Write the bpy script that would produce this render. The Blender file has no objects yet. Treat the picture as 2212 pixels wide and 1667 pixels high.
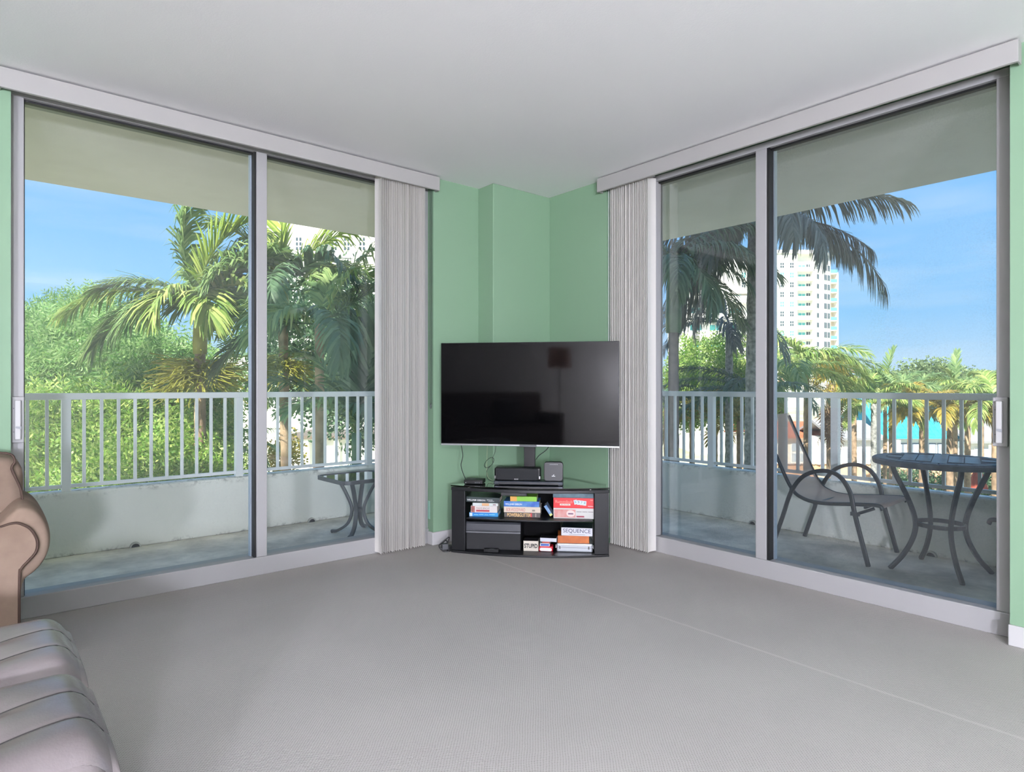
import bpy, bmesh, math, random
import numpy as np
from mathutils import Vector, Matrix, Euler
random.seed(7)
rng = np.random.default_rng(11)
PI = math.pi
SC = bpy.context.scene
COL = SC.collection
# ------------------------------------------------------------------ camera
FPX = 1370.0
YAW = math.radians(40.15)                      # view direction, clockwise from +Y
cam_d = bpy.data.cameras.new('camera')
cam = bpy.data.objects.new('camera', cam_d); COL.objects.link(cam)
cam.location = (0, 0, 1.055)
cam.rotation_euler = (PI / 2, 0, -YAW)
cam_d.sensor_fit = 'HORIZONTAL'; cam_d.sensor_width = 36.0
cam_d.lens = 36.0 * FPX / 2212.0
cam_d.clip_start = 0.05; cam_d.clip_end = 2000
SC.camera = cam
VW = (math.sin(YAW), math.cos(YAW)); RT = (math.cos(YAW), -math.sin(YAW))
# ------------------------------------------------------------------ colour management
SC.view_settings.view_transform = 'Standard'
SC.view_settings.look = 'None'
SC.view_settings.gamma = 1.0
SC.view_settings.use_curve_mapping = False
SC.view_settings.exposure = 0.1
SC.cycles.max_bounces = 10; SC.cycles.diffuse_bounces = 5; SC.cycles.transparent_max_bounces = 24
SC.cycles.sample_clamp_indirect = 6.0
SC.cycles.caustics_reflective = False; SC.cycles.caustics_refractive = False
# ------------------------------------------------------------------ sky
SKY = 1.06
world = bpy.data.worlds.new('sky'); SC.world = world; world.use_nodes = True
nt = world.node_tree; nt.nodes.clear()
_o = nt.nodes.new('ShaderNodeOutputWorld'); _b = nt.nodes.new('ShaderNodeBackground')
_tc = nt.nodes.new('ShaderNodeTexCoord'); _sx = nt.nodes.new('ShaderNodeSeparateXYZ')
_rp = nt.nodes.new('ShaderNodeValToRGB')
nt.links.new(_tc.outputs['Generated'], _sx.inputs[0]); nt.links.new(_sx.outputs['Z'], _rp.inputs[0])
_e = _rp.color_ramp.elements
_e[0].position = 0.0; _e[0].color = (0.58, 0.79, 0.98, 1)
_e[1].position = 0.10; _e[1].color = (0.30, 0.62, 1.0, 1)
for p_, c_ in ((0.30, (0.20, 0.53, 1.0, 1)), (0.7, (0.20, 0.46, 0.96, 1)), (1.0, (0.16, 0.40, 0.92, 1))):
    q_ = _rp.color_ramp.elements.new(p_); q_.color = c_
_mp = nt.nodes.new('ShaderNodeMapping'); _mp.inputs['Scale'].default_value = (2.2, 2.2, 16)
_mp.inputs['Rotation'].default_value = (0.12, 0.05, 0.6)
_nz = nt.nodes.new('ShaderNodeTexNoise'); _nz.inputs['Scale'].default_value = 1.6; _nz.inputs['Detail'].default_value = 6
_cr = nt.nodes.new('ShaderNodeValToRGB'); _cr.color_ramp.elements[0].position = 0.46; _cr.color_ramp.elements[1].position = 0.80
_cr.color_ramp.elements[1].color = (0.38, 0.38, 0.38, 1)
_mx = nt.nodes.new('ShaderNodeMixRGB'); _mx.inputs[2].default_value = (0.80, 0.90, 1.0, 1)
nt.links.new(_tc.outputs['Generated'], _mp.inputs[0]); nt.links.new(_mp.outputs[0], _nz.inputs['Vector'])
nt.links.new(_nz.outputs['Fac'], _cr.inputs[0]); nt.links.new(_cr.outputs[0], _mx.inputs[0])
nt.links.new(_rp.outputs[0], _mx.inputs[1]); nt.links.new(_mx.outputs[0], _b.inputs[0])
_b.inputs[1].default_value = SKY
nt.links.new(_b.outputs[0], _o.inputs[0])
# ------------------------------------------------------------------ sun (behind the building, high on the left)
sun_d = bpy.data.lights.new('sun', 'SUN'); sun = bpy.data.objects.new('sun', sun_d); COL.objects.link(sun)
sun_d.energy = 12.5; sun_d.angle = math.radians(0.6); sun_d.color = (1.0, 0.95, 0.86)
sun.rotation_euler = Vector((0.80, 0.30, -0.80)).to_track_quat('-Z', 'Y').to_euler()
sun.location = (-20, -10, 30)

FILL_S = 960.0         # strength and cool tint of the fill globes added behind the camera
FILL_C = (.80, .81, .97, 1)

# ================================================================== helpers
def lin(c):
    r = []
    for v in c[:3]:
        v = v / 255.0
        r.append(v / 12.92 if v <= 0.04045 else ((v + 0.055) / 1.055) ** 2.4)
    return (r[0], r[1], r[2], 1.0)

class NT:
    def __init__(s, m):
        m.use_nodes = True; s.t = m.node_tree; s.t.nodes.clear()
        s.out = s.n('ShaderNodeOutputMaterial')
    def n(s, typ, **kw):
        x = s.t.nodes.new(typ)
        for k, v in kw.items():
            if k in x.inputs: x.inputs[k].default_value = v
            else: setattr(x, k, v)
        return x
    def l(s, a, b): s.t.links.new(a, b)

MATS = {}
def mat(name, col, rough=0.5, metal=0.0, var=0.0, vscale=8.0, bump=0.0, bscale=60.0, bdist=0.002, col2=None, spec=0.5, coat=0.0, island=0.0):
    if name in MATS: return MATS[name]
    m = bpy.data.materials.new(name); g = NT(m)
    p = g.n('ShaderNodeBsdfPrincipled', Roughness=rough, Metallic=metal)
    p.inputs['Specular IOR Level'].default_value = spec
    if coat: p.inputs['Coat Weight'].default_value = coat; p.inputs['Coat Roughness'].default_value = 0.08
    c = lin(col)
    tc = g.n('ShaderNodeTexCoord')
    if var or col2:
        nz = g.n('ShaderNodeTexNoise', Scale=vscale, Detail=5.0); g.l(tc.outputs['Object'], nz.inputs['Vector'])
        rp = g.n('ShaderNodeValToRGB')
        c2 = lin(col2) if col2 else tuple(x * (1 - var) for x in c[:3]) + (1,)
        rp.color_ramp.elements[0].position = 0.35; rp.color_ramp.elements[1].position = 0.65
        rp.color_ramp.elements[0].color = c2; rp.color_ramp.elements[1].color = c
        g.l(nz.outputs['Fac'], rp.inputs[0]); g.l(rp.outputs[0], p.inputs['Base Color'])
    else:
        p.inputs['Base Color'].default_value = c
    if bump:
        nb = g.n('ShaderNodeTexNoise', Scale=bscale, Detail=4.0); g.l(tc.outputs['Object'], nb.inputs['Vector'])
        bp = g.n('ShaderNodeBump', Strength=bump, Distance=bdist); g.l(nb.outputs['Fac'], bp.inputs['Height']); g.l(bp.outputs[0], p.inputs['Normal'])
    g.l(p.outputs[0], g.out.inputs[0])
    MATS[name] = m
    return m

def leaf_mat(name, cols, trans=0.35, rough=0.45, spec=0.4):
    m = bpy.data.materials.new(name); g = NT(m)
    ge = g.n('ShaderNodeNewGeometry'); rp = g.n('ShaderNodeValToRGB')
    while len(rp.color_ramp.elements) < len(cols): rp.color_ramp.elements.new(0.5)
    for i, c in enumerate(cols):
        rp.color_ramp.elements[i].position = i / (len(cols) - 1); rp.color_ramp.elements[i].color = lin(c)
    g.l(ge.outputs['Random Per Island'], rp.inputs[0])
    p = g.n('ShaderNodeBsdfPrincipled', Roughness=rough); p.inputs['Specular IOR Level'].default_value = spec
    t = g.n('ShaderNodeBsdfTranslucent'); mx = g.n('ShaderNodeMixShader'); mx.inputs[0].default_value = trans
    g.l(rp.outputs[0], p.inputs['Base Color']); g.l(rp.outputs[0], t.inputs[0])
    g.l(p.outputs[0], mx.inputs[1]); g.l(t.outputs[0], mx.inputs[2]); g.l(mx.outputs[0], g.out.inputs[0])
    return m

def glass_mat(name, tint=(0.97, 0.99, 0.98), refl=1.0, dirt=0.0, smooth_rough=0.0, veil=0.03):
    m = bpy.data.materials.new(name); g = NT(m)
    tr = g.n('ShaderNodeBsdfTransparent'); tr.inputs[0].default_value = (*tint, 1)
    gl = g.n('ShaderNodeBsdfGlossy', Roughness=smooth_rough); gl.inputs[0].default_value = (1, 1, 1, 1)
    fr = g.n('ShaderNodeFresnel', IOR=1.5)
    mu = g.n('ShaderNodeMath', operation='MULTIPLY'); mu.inputs[1].default_value = refl
    mx = g.n('ShaderNodeMixShader')
    g.l(fr.outputs[0], mu.inputs[0]); g.l(mu.outputs[0], mx.inputs[0]); g.l(tr.outputs[0], mx.inputs[1]); g.l(gl.outputs[0], mx.inputs[2])
    last = mx
    if dirt:
        tc = g.n('ShaderNodeTexCoord'); n1 = g.n('ShaderNodeTexNoise', Scale=2.2, Detail=3.0); n2 = g.n('ShaderNodeTexNoise', Scale=160.0, Detail=3.0)
        g.l(tc.outputs['Object'], n1.inputs['Vector']); g.l(tc.outputs['Object'], n2.inputs['Vector'])
        r1 = g.n('ShaderNodeValToRGB'); r1.color_ramp.elements[0].position = 0.45; r1.color_ramp.elements[1].position = 0.75
        r2 = g.n('ShaderNodeValToRGB'); r2.color_ramp.elements[0].position = 0.45; r2.color_ramp.elements[1].position = 0.8
        g.l(n1.outputs['Fac'], r1.inputs[0]); g.l(n2.outputs['Fac'], r2.inputs[0])
        a = g.n('ShaderNodeMath', operation='MULTIPLY'); g.l(r1.outputs[0], a.inputs[0]); g.l(r2.outputs[0], a.inputs[1])
        b = g.n('ShaderNodeMath', operation='MULTIPLY'); b.inputs[1].default_value = dirt; g.l(a.outputs[0], b.inputs[0])
        df = g.n('ShaderNodeBsdfDiffuse'); df.inputs[0].default_value = (0.6, 0.62, 0.62, 1)
        tl = g.n('ShaderNodeBsdfTranslucent'); tl.inputs[0].default_value = (0.6, 0.62, 0.62, 1)
        ad = g.n('ShaderNodeMixShader'); ad.inputs[0].default_value = 0.6; g.l(df.outputs[0], ad.inputs[1]); g.l(tl.outputs[0], ad.inputs[2])
        mx2 = g.n('ShaderNodeMixShader'); vl = g.n('ShaderNodeMath', operation='ADD'); vl.inputs[1].default_value = veil; g.l(b.outputs[0], vl.inputs[0]); g.l(vl.outputs[0], mx2.inputs[0]); g.l(mx.outputs[0], mx2.inputs[1]); g.l(ad.outputs[0], mx2.inputs[2])
        last = mx2
    g.l(last.outputs[0], g.out.inputs[0])
    return m

def emis_mat(name, col, s):
    m = bpy.data.materials.new(name); g = NT(m); e = g.n('ShaderNodeEmission'); e.inputs[0].default_value = lin(col); e.inputs[1].default_value = s
    g.l(e.outputs[0], g.out.inputs[0]); return m

def setp(o, label=None, cat=None, group=None, kind=None):
    if label: o['label'] = label
    if cat: o['category'] = cat
    if group: o['group'] = group
    if kind: o['kind'] = kind
    return o

def empty(name, loc=(0, 0, 0), rz=0.0, label=None, cat=None, group=None, kind=None):
    o = bpy.data.objects.new(name, None); COL.objects.link(o); o.location = loc; o.rotation_euler = (0, 0, rz)
    o.empty_display_size = 0.1
    return setp(o, label, cat, group, kind)

class MB:
    """collects shapes, then links them as one mesh object"""
    def __init__(s): s.v = []; s.f = []; s.m = []; s.cur = 0
    def add(s, vs, fs):
        k = len(s.v); s.v += [tuple(p) for p in vs]
        for f in fs: s.f.append(tuple(i + k for i in f)); s.m.append(s.cur)
        return s
    def box(s, x0, x1, y0, y1, z0, z1):
        return s.add([(x0, y0, z0), (x1, y0, z0), (x1, y1, z0), (x0, y1, z0), (x0, y0, z1), (x1, y0, z1), (x1, y1, z1), (x0, y1, z1)],
                     [(0, 3, 2, 1), (4, 5, 6, 7), (0, 1, 5, 4), (1, 2, 6, 5), (2, 3, 7, 6), (3, 0, 4, 7)])
    def prism(s, poly, z0, z1):
        n = len(poly)
        return s.add([(x, y, z0) for x, y in poly] + [(x, y, z1) for x, y in poly],
                     [tuple(range(n - 1, -1, -1)), tuple(range(n, 2 * n))] + [(i, (i + 1) % n, n + (i + 1) % n, n + i) for i in range(n)])
    def prism_y(s, poly, y0, y1):                 # poly in (x, z)
        n = len(poly)
        return s.add([(x, y0, z) for x, z in poly] + [(x, y1, z) for x, z in poly],
                     [tuple(range(n)), tuple(range(2 * n - 1, n - 1, -1))] + [(i, n + i, n + (i + 1) % n, (i + 1) % n) for i in range(n)])
    def prism_x(s, poly, x0, x1):                 # poly in (y, z)
        n = len(poly)
        return s.add([(x0, y, z) for y, z in poly] + [(x1, y, z) for y, z in poly],
                     [tuple(range(n - 1, -1, -1)), tuple(range(n, 2 * n))] + [(i, (i + 1) % n, n + (i + 1) % n, n + i) for i in range(n)])
    def tube(s, pts, r, n=8, cap=True, flat=None):
        pts = [Vector(p) for p in pts]; N = len(pts)
        rs = r if isinstance(r, (list, tuple)) else [r] * N
        T = []
        for i in range(N):
            a = pts[max(i - 1, 0)]; b = pts[min(i + 1, N - 1)]; d = b - a
            T.append(d.normalized() if d.length > 1e-9 else Vector((0, 0, 1)))
        u = T[0].orthogonal().normalized()
        if flat is not None:
            u = Vector(flat) - T[0] * Vector(flat).dot(T[0]); u.normalize()
        vs = []
        for i in range(N):
            u = u - T[i] * u.dot(T[i]); u.normalize(); w = T[i].cross(u)
            for k in range(n):
                a = 2 * PI * k / n
                vs.append(pts[i] + (u * math.cos(a) + w * math.sin(a)) * rs[i])
        fs = [(i * n + k, i * n + (k + 1) % n, (i + 1) * n + (k + 1) % n, (i + 1) * n + k) for i in range(N - 1) for k in range(n)]
        if cap: fs += [tuple(range(n - 1, -1, -1)), tuple((N - 1) * n + k for k in range(n))]
        return s.add(vs, fs)
    def bar(s, pts, w, h, side):
        """rectangular section swept along pts; side = reference direction of the width"""
        pts = [Vector(p) for p in pts]; N = len(pts); vs = []; side = Vector(side)
        for i in range(N):
            d = (pts[min(i + 1, N - 1)] - pts[max(i - 1, 0)]).normalized()
            u = (side - d * side.dot(d)).normalized(); q = d.cross(u)
            for a, b in ((-1, -1), (1, -1), (1, 1), (-1, 1)): vs.append(pts[i] + u * a * w / 2 + q * b * h / 2)
        fs = [(i * 4 + k, i * 4 + (k + 1) % 4, (i + 1) * 4 + (k + 1) % 4, (i + 1) * 4 + k) for i in range(N - 1) for k in range(4)]
        fs += [(3, 2, 1, 0), tuple((N - 1) * 4 + k for k in range(4))]
        return s.add(vs, fs)
    def lathe(s, prof, n=24, c=(0, 0), cap=True):
        vs = [(c[0] + r * math.cos(2 * PI * k / n), c[1] + r * math.sin(2 * PI * k / n), z) for r, z in prof for k in range(n)]
        fs = [(i * n + k, i * n + (k + 1) % n, (i + 1) * n + (k + 1) % n, (i + 1) * n + k) for i in range(len(prof) - 1) for k in range(n)]
        if cap: fs += [tuple(range(n - 1, -1, -1)), tuple((len(prof) - 1) * n + k for k in range(n))]
        return s.add(vs, fs)
    def grid(s, fn, nu, nv):
        vs = [fn(i / nu, j / nv) for i in range(nu + 1) for j in range(nv + 1)]
        return s.add(vs, [(i * (nv + 1) + j, (i + 1) * (nv + 1) + j, (i + 1) * (nv + 1) + j + 1, i * (nv + 1) + j + 1) for i in range(nu) for j in range(nv)])
    def mesh(s, name, mats, smooth=False, bevel=0.0, seg=2, weld=False, subd=0):
        me = bpy.data.meshes.new(name); me.from_pydata(s.v, [], s.f)
        ml = mats if isinstance(mats, (list, tuple)) else [mats]
        for m in ml: me.materials.append(m)
        if len(ml) > 1: me.polygons.foreach_set('material_index', s.m)
        bm = bmesh.new(); bm.from_mesh(me)
        if weld: bmesh.ops.remove_doubles(bm, verts=bm.verts, dist=1e-5)
        bmesh.ops.recalc_face_normals(bm, faces=bm.faces)
        if bevel:
            ed = [e for e in bm.edges if len(e.link_faces) == 2 and e.calc_face_angle(0) > 0.6]
            bmesh.ops.bevel(bm, geom=ed, offset=bevel, segments=seg, affect='EDGES', profile=0.5, clamp_overlap=True)
        if smooth:
            for f in bm.faces: f.smooth = True
        bm.to_mesh(me); bm.free()
        return me
    def build(s, name, mats, parent=None, loc=(0, 0, 0), rot=(0, 0, 0), label=None, cat=None, group=None, kind=None, **kw):
        o = bpy.data.objects.new(name, s.mesh(name, mats, **kw)); COL.objects.link(o)
        o.location = loc; o.rotation_euler = rot
        if parent is not None: o.parent = parent
        return setp(o, label, cat, group, kind)

def inst(name, me, parent=None, loc=(0, 0, 0), rot=(0, 0, 0), **kw):
    o = bpy.data.objects.new(name, me); COL.objects.link(o); o.location = loc; o.rotation_euler = rot
    if parent is not None: o.parent = parent
    return setp(o, **kw)

def box(*a): return MB().box(*a)
def np_mesh(name, V, Q, m, smooth=False):
    """fast mesh from arrays; Q = (n,4) quads or (n,3) triangles"""
    me = bpy.data.meshes.new(name); V = np.asarray(V, np.float32); Q = np.asarray(Q, np.int32); k = Q.shape[1]
    me.vertices.add(len(V)); me.vertices.foreach_set('co', V.ravel())
    me.loops.add(Q.size); me.loops.foreach_set('vertex_index', Q.ravel())
    me.polygons.add(len(Q)); me.polygons.foreach_set('loop_start', np.arange(0, Q.size, k, dtype=np.int32))
    me.materials.append(m); me.update(calc_edges=True); me.validate()
    return me

def spline(pts, n=8):
    """Catmull-Rom through pts"""
    P = [Vector(p) for p in pts]; P = [P[0] * 2 - P[1]] + P + [P[-1] * 2 - P[-2]]; out = []
    for i in range(1, len(P) - 2):
        for k in range(n):
            t = k / n; a, b, c, d = P[i - 1], P[i], P[i + 1], P[i + 2]
            out.append(0.5 * ((2 * b) + (c - a) * t + (2 * a - 5 * b + 4 * c - d) * t * t + (3 * b - a - 3 * c + d) * t ** 3))
    out.append(P[-2]); return out

def at(u, v, d):
    """a point d metres into the scene along the photograph's pixel (u, v)"""
    k = (u - 1106.0) / FPX
    return ((VW[0] + k * RT[0]) * d, (VW[1] + k * RT[1]) * d, 1.055 - (v - 834.0) / FPX * d)

_texts = []
def text(body, w, h, x, y, z, m, parent, name='lettering', rot=(PI / 2, 0, 0), weight=0.0, shear=0.0):
    """flat raised print, fitted into w x h, its centre at (x, y, z) of the parent"""
    cu = bpy.data.curves.new(name, 'FONT'); cu.body = body; cu.align_x = 'CENTER'; cu.align_y = 'CENTER'
    cu.extrude = 0.004; cu.offset = weight; cu.shear = shear; cu.resolution_u = 3
    o = bpy.data.objects.new(name, cu); COL.objects.link(o)
    _texts.append((o, w, h, (x, y, z), rot, m, parent, name))
def flush_texts():
    bpy.context.view_layer.update(); dg = bpy.context.evaluated_depsgraph_get()
    for o, w, h, loc, rot, m, parent, name in _texts:
        me = bpy.data.meshes.new_from_object(o.evaluated_get(dg))
        n = len(me.vertices); co = np.empty(n * 3, np.float32); me.vertices.foreach_get('co', co); co = co.reshape(-1, 3)
        mn, mx = co.min(0), co.max(0); c = (mn + mx) / 2; s = (mx - mn)
        co[:, 0] = (co[:, 0] - c[0]) * w / s[0]; co[:, 1] = (co[:, 1] - c[1]) * h / s[1]
        co[:, 2] = (co[:, 2] - mn[2]) / max(s[2], 1e-6) * 0.0006
        me.vertices.foreach_set('co', co.ravel()); me.materials.clear(); me.materials.append(m)
        for p in me.polygons: p.material_index = 0
        bpy.data.objects.remove(o)
        inst(name, me, parent, loc, rot)

# ================================================================== materials
def carpet_mat():
    m = bpy.data.materials.new('carpet'); g = NT(m)
    p = g.n('ShaderNodeBsdfPrincipled', Roughness=0.95); p.inputs['Specular IOR Level'].default_value = 0.1
    tc = g.n('ShaderNodeTexCoord')
    nw = g.n('ShaderNodeTexNoise', Scale=9.0, Detail=2.0); g.l(tc.outputs['Object'], nw.inputs['Vector'])
    sc = g.n('ShaderNodeVectorMath', operation='SCALE'); sc.inputs['Scale'].default_value = 0.012; g.l(nw.outputs['Color'], sc.inputs[0])
    ad = g.n('ShaderNodeVectorMath', operation='ADD'); g.l(tc.outputs['Object'], ad.inputs[0]); g.l(sc.outputs[0], ad.inputs[1])
    sx = g.n('ShaderNodeSeparateXYZ'); g.l(ad.outputs[0], sx.inputs[0])
    def sine(sock, pitch):
        a = g.n('ShaderNodeMath', operation='MULTIPLY'); a.inputs[1].default_value = 2 * PI / pitch; g.l(sock, a.inputs[0])
        b = g.n('ShaderNodeMath', operation='SINE'); g.l(a.outputs[0], b.inputs[0]); return b.outputs[0]
    a1 = sine(sx.outputs['X'], 0.0105); a2 = sine(sx.outputs['Y'], 0.0115)
    pr = g.n('ShaderNodeMath', operation='MULTIPLY'); g.l(a1, pr.inputs[0]); g.l(a2, pr.inputs[1])
    mr = g.n('ShaderNodeMapRange'); mr.inputs['From Min'].default_value = -1; g.l(pr.outputs[0], mr.inputs['Value'])
    n3 = g.n('ShaderNodeTexNoise', Scale=190.0, Detail=3.0); g.l(tc.outputs['Object'], n3.inputs['Vector'])
    n4 = g.n('ShaderNodeTexNoise', Scale=1.7, Detail=4.0); g.l(tc.outputs['Object'], n4.inputs['Vector'])
    # seam where two widths of carpet meet
    s1 = g.n('ShaderNodeMath', operation='SUBTRACT'); s1.inputs[1].default_value = 2.395; g.l(sx.outputs['X'], s1.inputs[0])
    s2 = g.n('ShaderNodeMath', operation='ABSOLUTE'); g.l(s1.outputs[0], s2.inputs[0])
    s3 = g.n('ShaderNodeMapRange'); s3.inputs['From Min'].default_value = 0.010; s3.inputs['From Max'].default_value = 0.003; g.l(s2.outputs[0], s3.inputs['Value'])
    rp = g.n('ShaderNodeValToRGB')
    rp.color_ramp.elements[0].position = 0.05; rp.color_ramp.elements[0].color = lin((138, 135, 130))
    rp.color_ramp.elements[1].position = 0.55; rp.color_ramp.elements[1].color = lin((184, 180, 175))
    k = g.n('ShaderNodeMixRGB', blend_type='MIX'); k.inputs[0].default_value = 0.42; g.l(mr.outputs[0], k.inputs[1]); g.l(n3.outputs['Fac'], k.inputs[2])
    g.l(k.outputs[0], rp.inputs[0])
    r4 = g.n('ShaderNodeMapRange'); r4.inputs['To Min'].default_value = 0.88; r4.inputs['To Max'].default_value = 1.10; g.l(n4.outputs['Fac'], r4.inputs['Value'])
    mu = g.n('ShaderNodeMixRGB', blend_type='MULTIPLY'); mu.inputs[0].default_value = 1.0; g.l(rp.outputs[0], mu.inputs[1]); g.l(r4.outputs[0], mu.inputs[2])
    ms = g.n('ShaderNodeMixRGB', blend_type='MIX'); ms.inputs[2].default_value = lin((196, 192, 187))
    hs = g.n('ShaderNodeMath', operation='MULTIPLY'); hs.inputs[1].default_value = 0.6; g.l(s3.outputs[0], hs.inputs[0]); g.l(hs.outputs[0], ms.inputs[0])
    g.l(mu.outputs[0], ms.inputs[1]); g.l(ms.outputs[0], p.inputs['Base Color'])
    bp = g.n('ShaderNodeBump', Strength=0.45, Distance=0.003); g.l(k.outputs[0], bp.inputs['Height']); g.l(bp.outputs[0], p.inputs['Normal'])
    g.l(p.outputs[0], g.out.inputs[0]); return m

def stucco_mat(name, col, dirt_col, floorz=None, topz=None, bscale=45, bstr=0.5, amount=0.5):
    m = bpy.data.materials.new(name); g = NT(m); tc = g.n('ShaderNodeTexCoord')
    p = g.n('ShaderNodeBsdfPrincipled', Roughness=0.85); p.inputs['Specular IOR Level'].default_value = 0.25
    n1 = g.n('ShaderNodeTexNoise', Scale=2.3, Detail=7.0, Roughness=0.65); g.l(tc.outputs['Object'], n1.inputs['Vector'])
    r1 = g.n('ShaderNodeValToRGB'); r1.color_ramp.elements[0].position = 0.36; r1.color_ramp.elements[1].position = 0.62
    r1.color_ramp.elements[0].color = (amount, amount, amount, 1); r1.color_ramp.elements[1].color = (0, 0, 0, 1); g.l(n1.outputs['Fac'], r1.inputs[0])
    fac = r1.outputs[0]
    mx = g.n('ShaderNodeMixRGB'); mx.inputs[1].default_value = lin(col); mx.inputs[2].default_value = lin(dirt_col); g.l(fac, mx.inputs[0])
    last = mx.outputs[0]
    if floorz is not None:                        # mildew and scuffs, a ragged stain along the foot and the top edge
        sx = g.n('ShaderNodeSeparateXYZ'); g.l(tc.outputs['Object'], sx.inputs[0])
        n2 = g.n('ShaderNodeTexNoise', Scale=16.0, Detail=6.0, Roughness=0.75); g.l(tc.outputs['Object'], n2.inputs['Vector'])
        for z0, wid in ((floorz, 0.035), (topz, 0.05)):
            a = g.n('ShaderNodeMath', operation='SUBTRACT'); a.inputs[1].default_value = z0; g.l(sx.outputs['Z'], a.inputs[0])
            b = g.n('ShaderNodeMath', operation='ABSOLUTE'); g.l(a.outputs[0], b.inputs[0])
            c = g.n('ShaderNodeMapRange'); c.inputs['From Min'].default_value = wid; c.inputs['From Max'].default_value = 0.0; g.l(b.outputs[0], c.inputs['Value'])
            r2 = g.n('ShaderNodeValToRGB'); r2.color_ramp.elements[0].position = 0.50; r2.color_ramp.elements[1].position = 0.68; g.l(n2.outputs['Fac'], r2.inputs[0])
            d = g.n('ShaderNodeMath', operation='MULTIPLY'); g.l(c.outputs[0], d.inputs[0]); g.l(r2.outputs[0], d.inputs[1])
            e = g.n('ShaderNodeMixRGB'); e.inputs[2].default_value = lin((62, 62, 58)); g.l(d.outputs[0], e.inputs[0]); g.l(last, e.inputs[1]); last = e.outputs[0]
    g.l(last, p.inputs['Base Color'])
    nb = g.n('ShaderNodeTexNoise', Scale=float(bscale), Detail=4.0); g.l(tc.outputs['Object'], nb.inputs['Vector'])
    bp = g.n('ShaderNodeBump', Strength=bstr, Distance=0.006); g.l(nb.outputs['Fac'], bp.inputs['Height']); g.l(bp.outputs[0], p.inputs['Normal'])
    g.l(p.outputs[0], g.out.inputs[0]); return m

M_carpet = carpet_mat()
M_ceil = mat('ceiling_paint', (243, 241, 240), 0.9, bump=0.25, bscale=140, bdist=0.002, spec=0.2)
M_green = mat('green_paint', (128, 158, 130), 0.6, bump=0.08, bscale=160, bdist=0.001, spec=0.3)
M_trim = mat('white_trim', (194, 193, 191), 0.45)
M_alu = mat('white_aluminium', (160, 159, 158), 0.38, spec=0.5)
M_gask = mat('black_gasket', (12, 14, 14), 0.5)
M_vane = mat('vinyl_vane', (226, 223, 216), 0.5, bump=0.05, bscale=90)
M_val = mat('valance_vinyl', (164, 162, 158), 0.5)
M_glassL = glass_mat('door_glass', (0.975, 0.99, 0.985), 1.0, dirt=0.03)
M_glassR = glass_mat('salty_door_glass', (0.97, 0.985, 0.985), 1.0, dirt=0.14, veil=0.045)
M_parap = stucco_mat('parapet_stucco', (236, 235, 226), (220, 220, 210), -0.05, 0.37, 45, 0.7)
M_concr = stucco_mat('balcony_concrete', (250, 242, 230), (172, 168, 160), bscale=70, bstr=0.15, amount=0.9)
M_soff = stucco_mat('soffit_paint', (246, 241, 232), (234, 229, 218), bscale=120, bstr=0.2, amount=0.6)
M_rail = mat('railing_paint', (232, 234, 234), 0.4)
M_white = mat('white_print', (238, 238, 236), 0.6)
M_black = mat('black_plastic', (10, 11, 12), .4, spec=.35)
M_blackm = mat('black_satin_steel', (9, 9, 10), 0.5, spec=.3)

# ================================================================== the room
H = 2.44; YL = 3.558; XR = 3.222; BX = -3.4; BY = -3.3
def struct(o): o['kind'] = 'structure'; return o
fl = struct(box(BX - .2, XR + .13, BY - .2, YL + .06, -0.12, 0).build('floor', M_carpet))
ce = struct(box(BX - .2, XR + .25, BY - .2, YL + .25, H, H + .14).build('ceiling', M_ceil))
wl = MB(); wl.box(BX - .2, 0.114, YL, YL + .2, 0, H); wl.box(2.317, 2.70, YL, YL + .2, 0, H); wl.box(0.107, 2.317, YL, YL + .2, 2.385, H)
wl = struct(wl.build('wall_left', M_green))
struct(box(2.692, XR + .2, 3.390, YL + .2, 0, H).build('wall_column', M_green, bevel=0.006))
wr = MB(); wr.box(XR, XR + .2, 2.838, 3.40, 0, H); wr.box(XR, XR + .2, 0.668, 2.838, 2.40, H)
wr.box(XR, XR + .2, -0.35, 0.668, 0, H); wr.box(XR, XR + .2, -1.35, -0.35, 0, 0.85); wr.box(XR, XR + .2, -1.35, -0.35, 2.1, H); wr.box(XR, XR + .2, BY - .2, -1.35, 0, H)
struct(wr.build('wall_right', M_green))
M_backw = mat('back_wall_paint', (214, 212, 205), 0.85)
struct(box(BX - .2, BX, BY, YL, 0, H).build('wall_back', M_backw)); struct(box(BX, XR, BY - .2, BY, 0, H).build('wall_rear', M_backw))
# baseboards
def baseboard(name, x0, x1, y0, y1): return struct(MB().box(x0, x1, y0, y1, 0, .085).build(name, M_trim, bevel=0.004))
baseboard('baseboard_left', 2.310, 2.700, YL - .014, YL); baseboard('baseboard_left_reveal', 2.303, 2.317, YL - .014, YL + .05)
baseboard('baseboard_far', BX, 0.10, YL - .014, YL)
baseboard('baseboard_column', 2.680, XR, 3.376, 3.390); baseboard('baseboard_column_side', 2.678, 2.692, 3.376, YL - .014)
baseboard('baseboard_corner', XR - .014, XR, 2.838, 3.376); baseboard('baseboard_right', XR - .014, XR, BY, 0.672)

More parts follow.
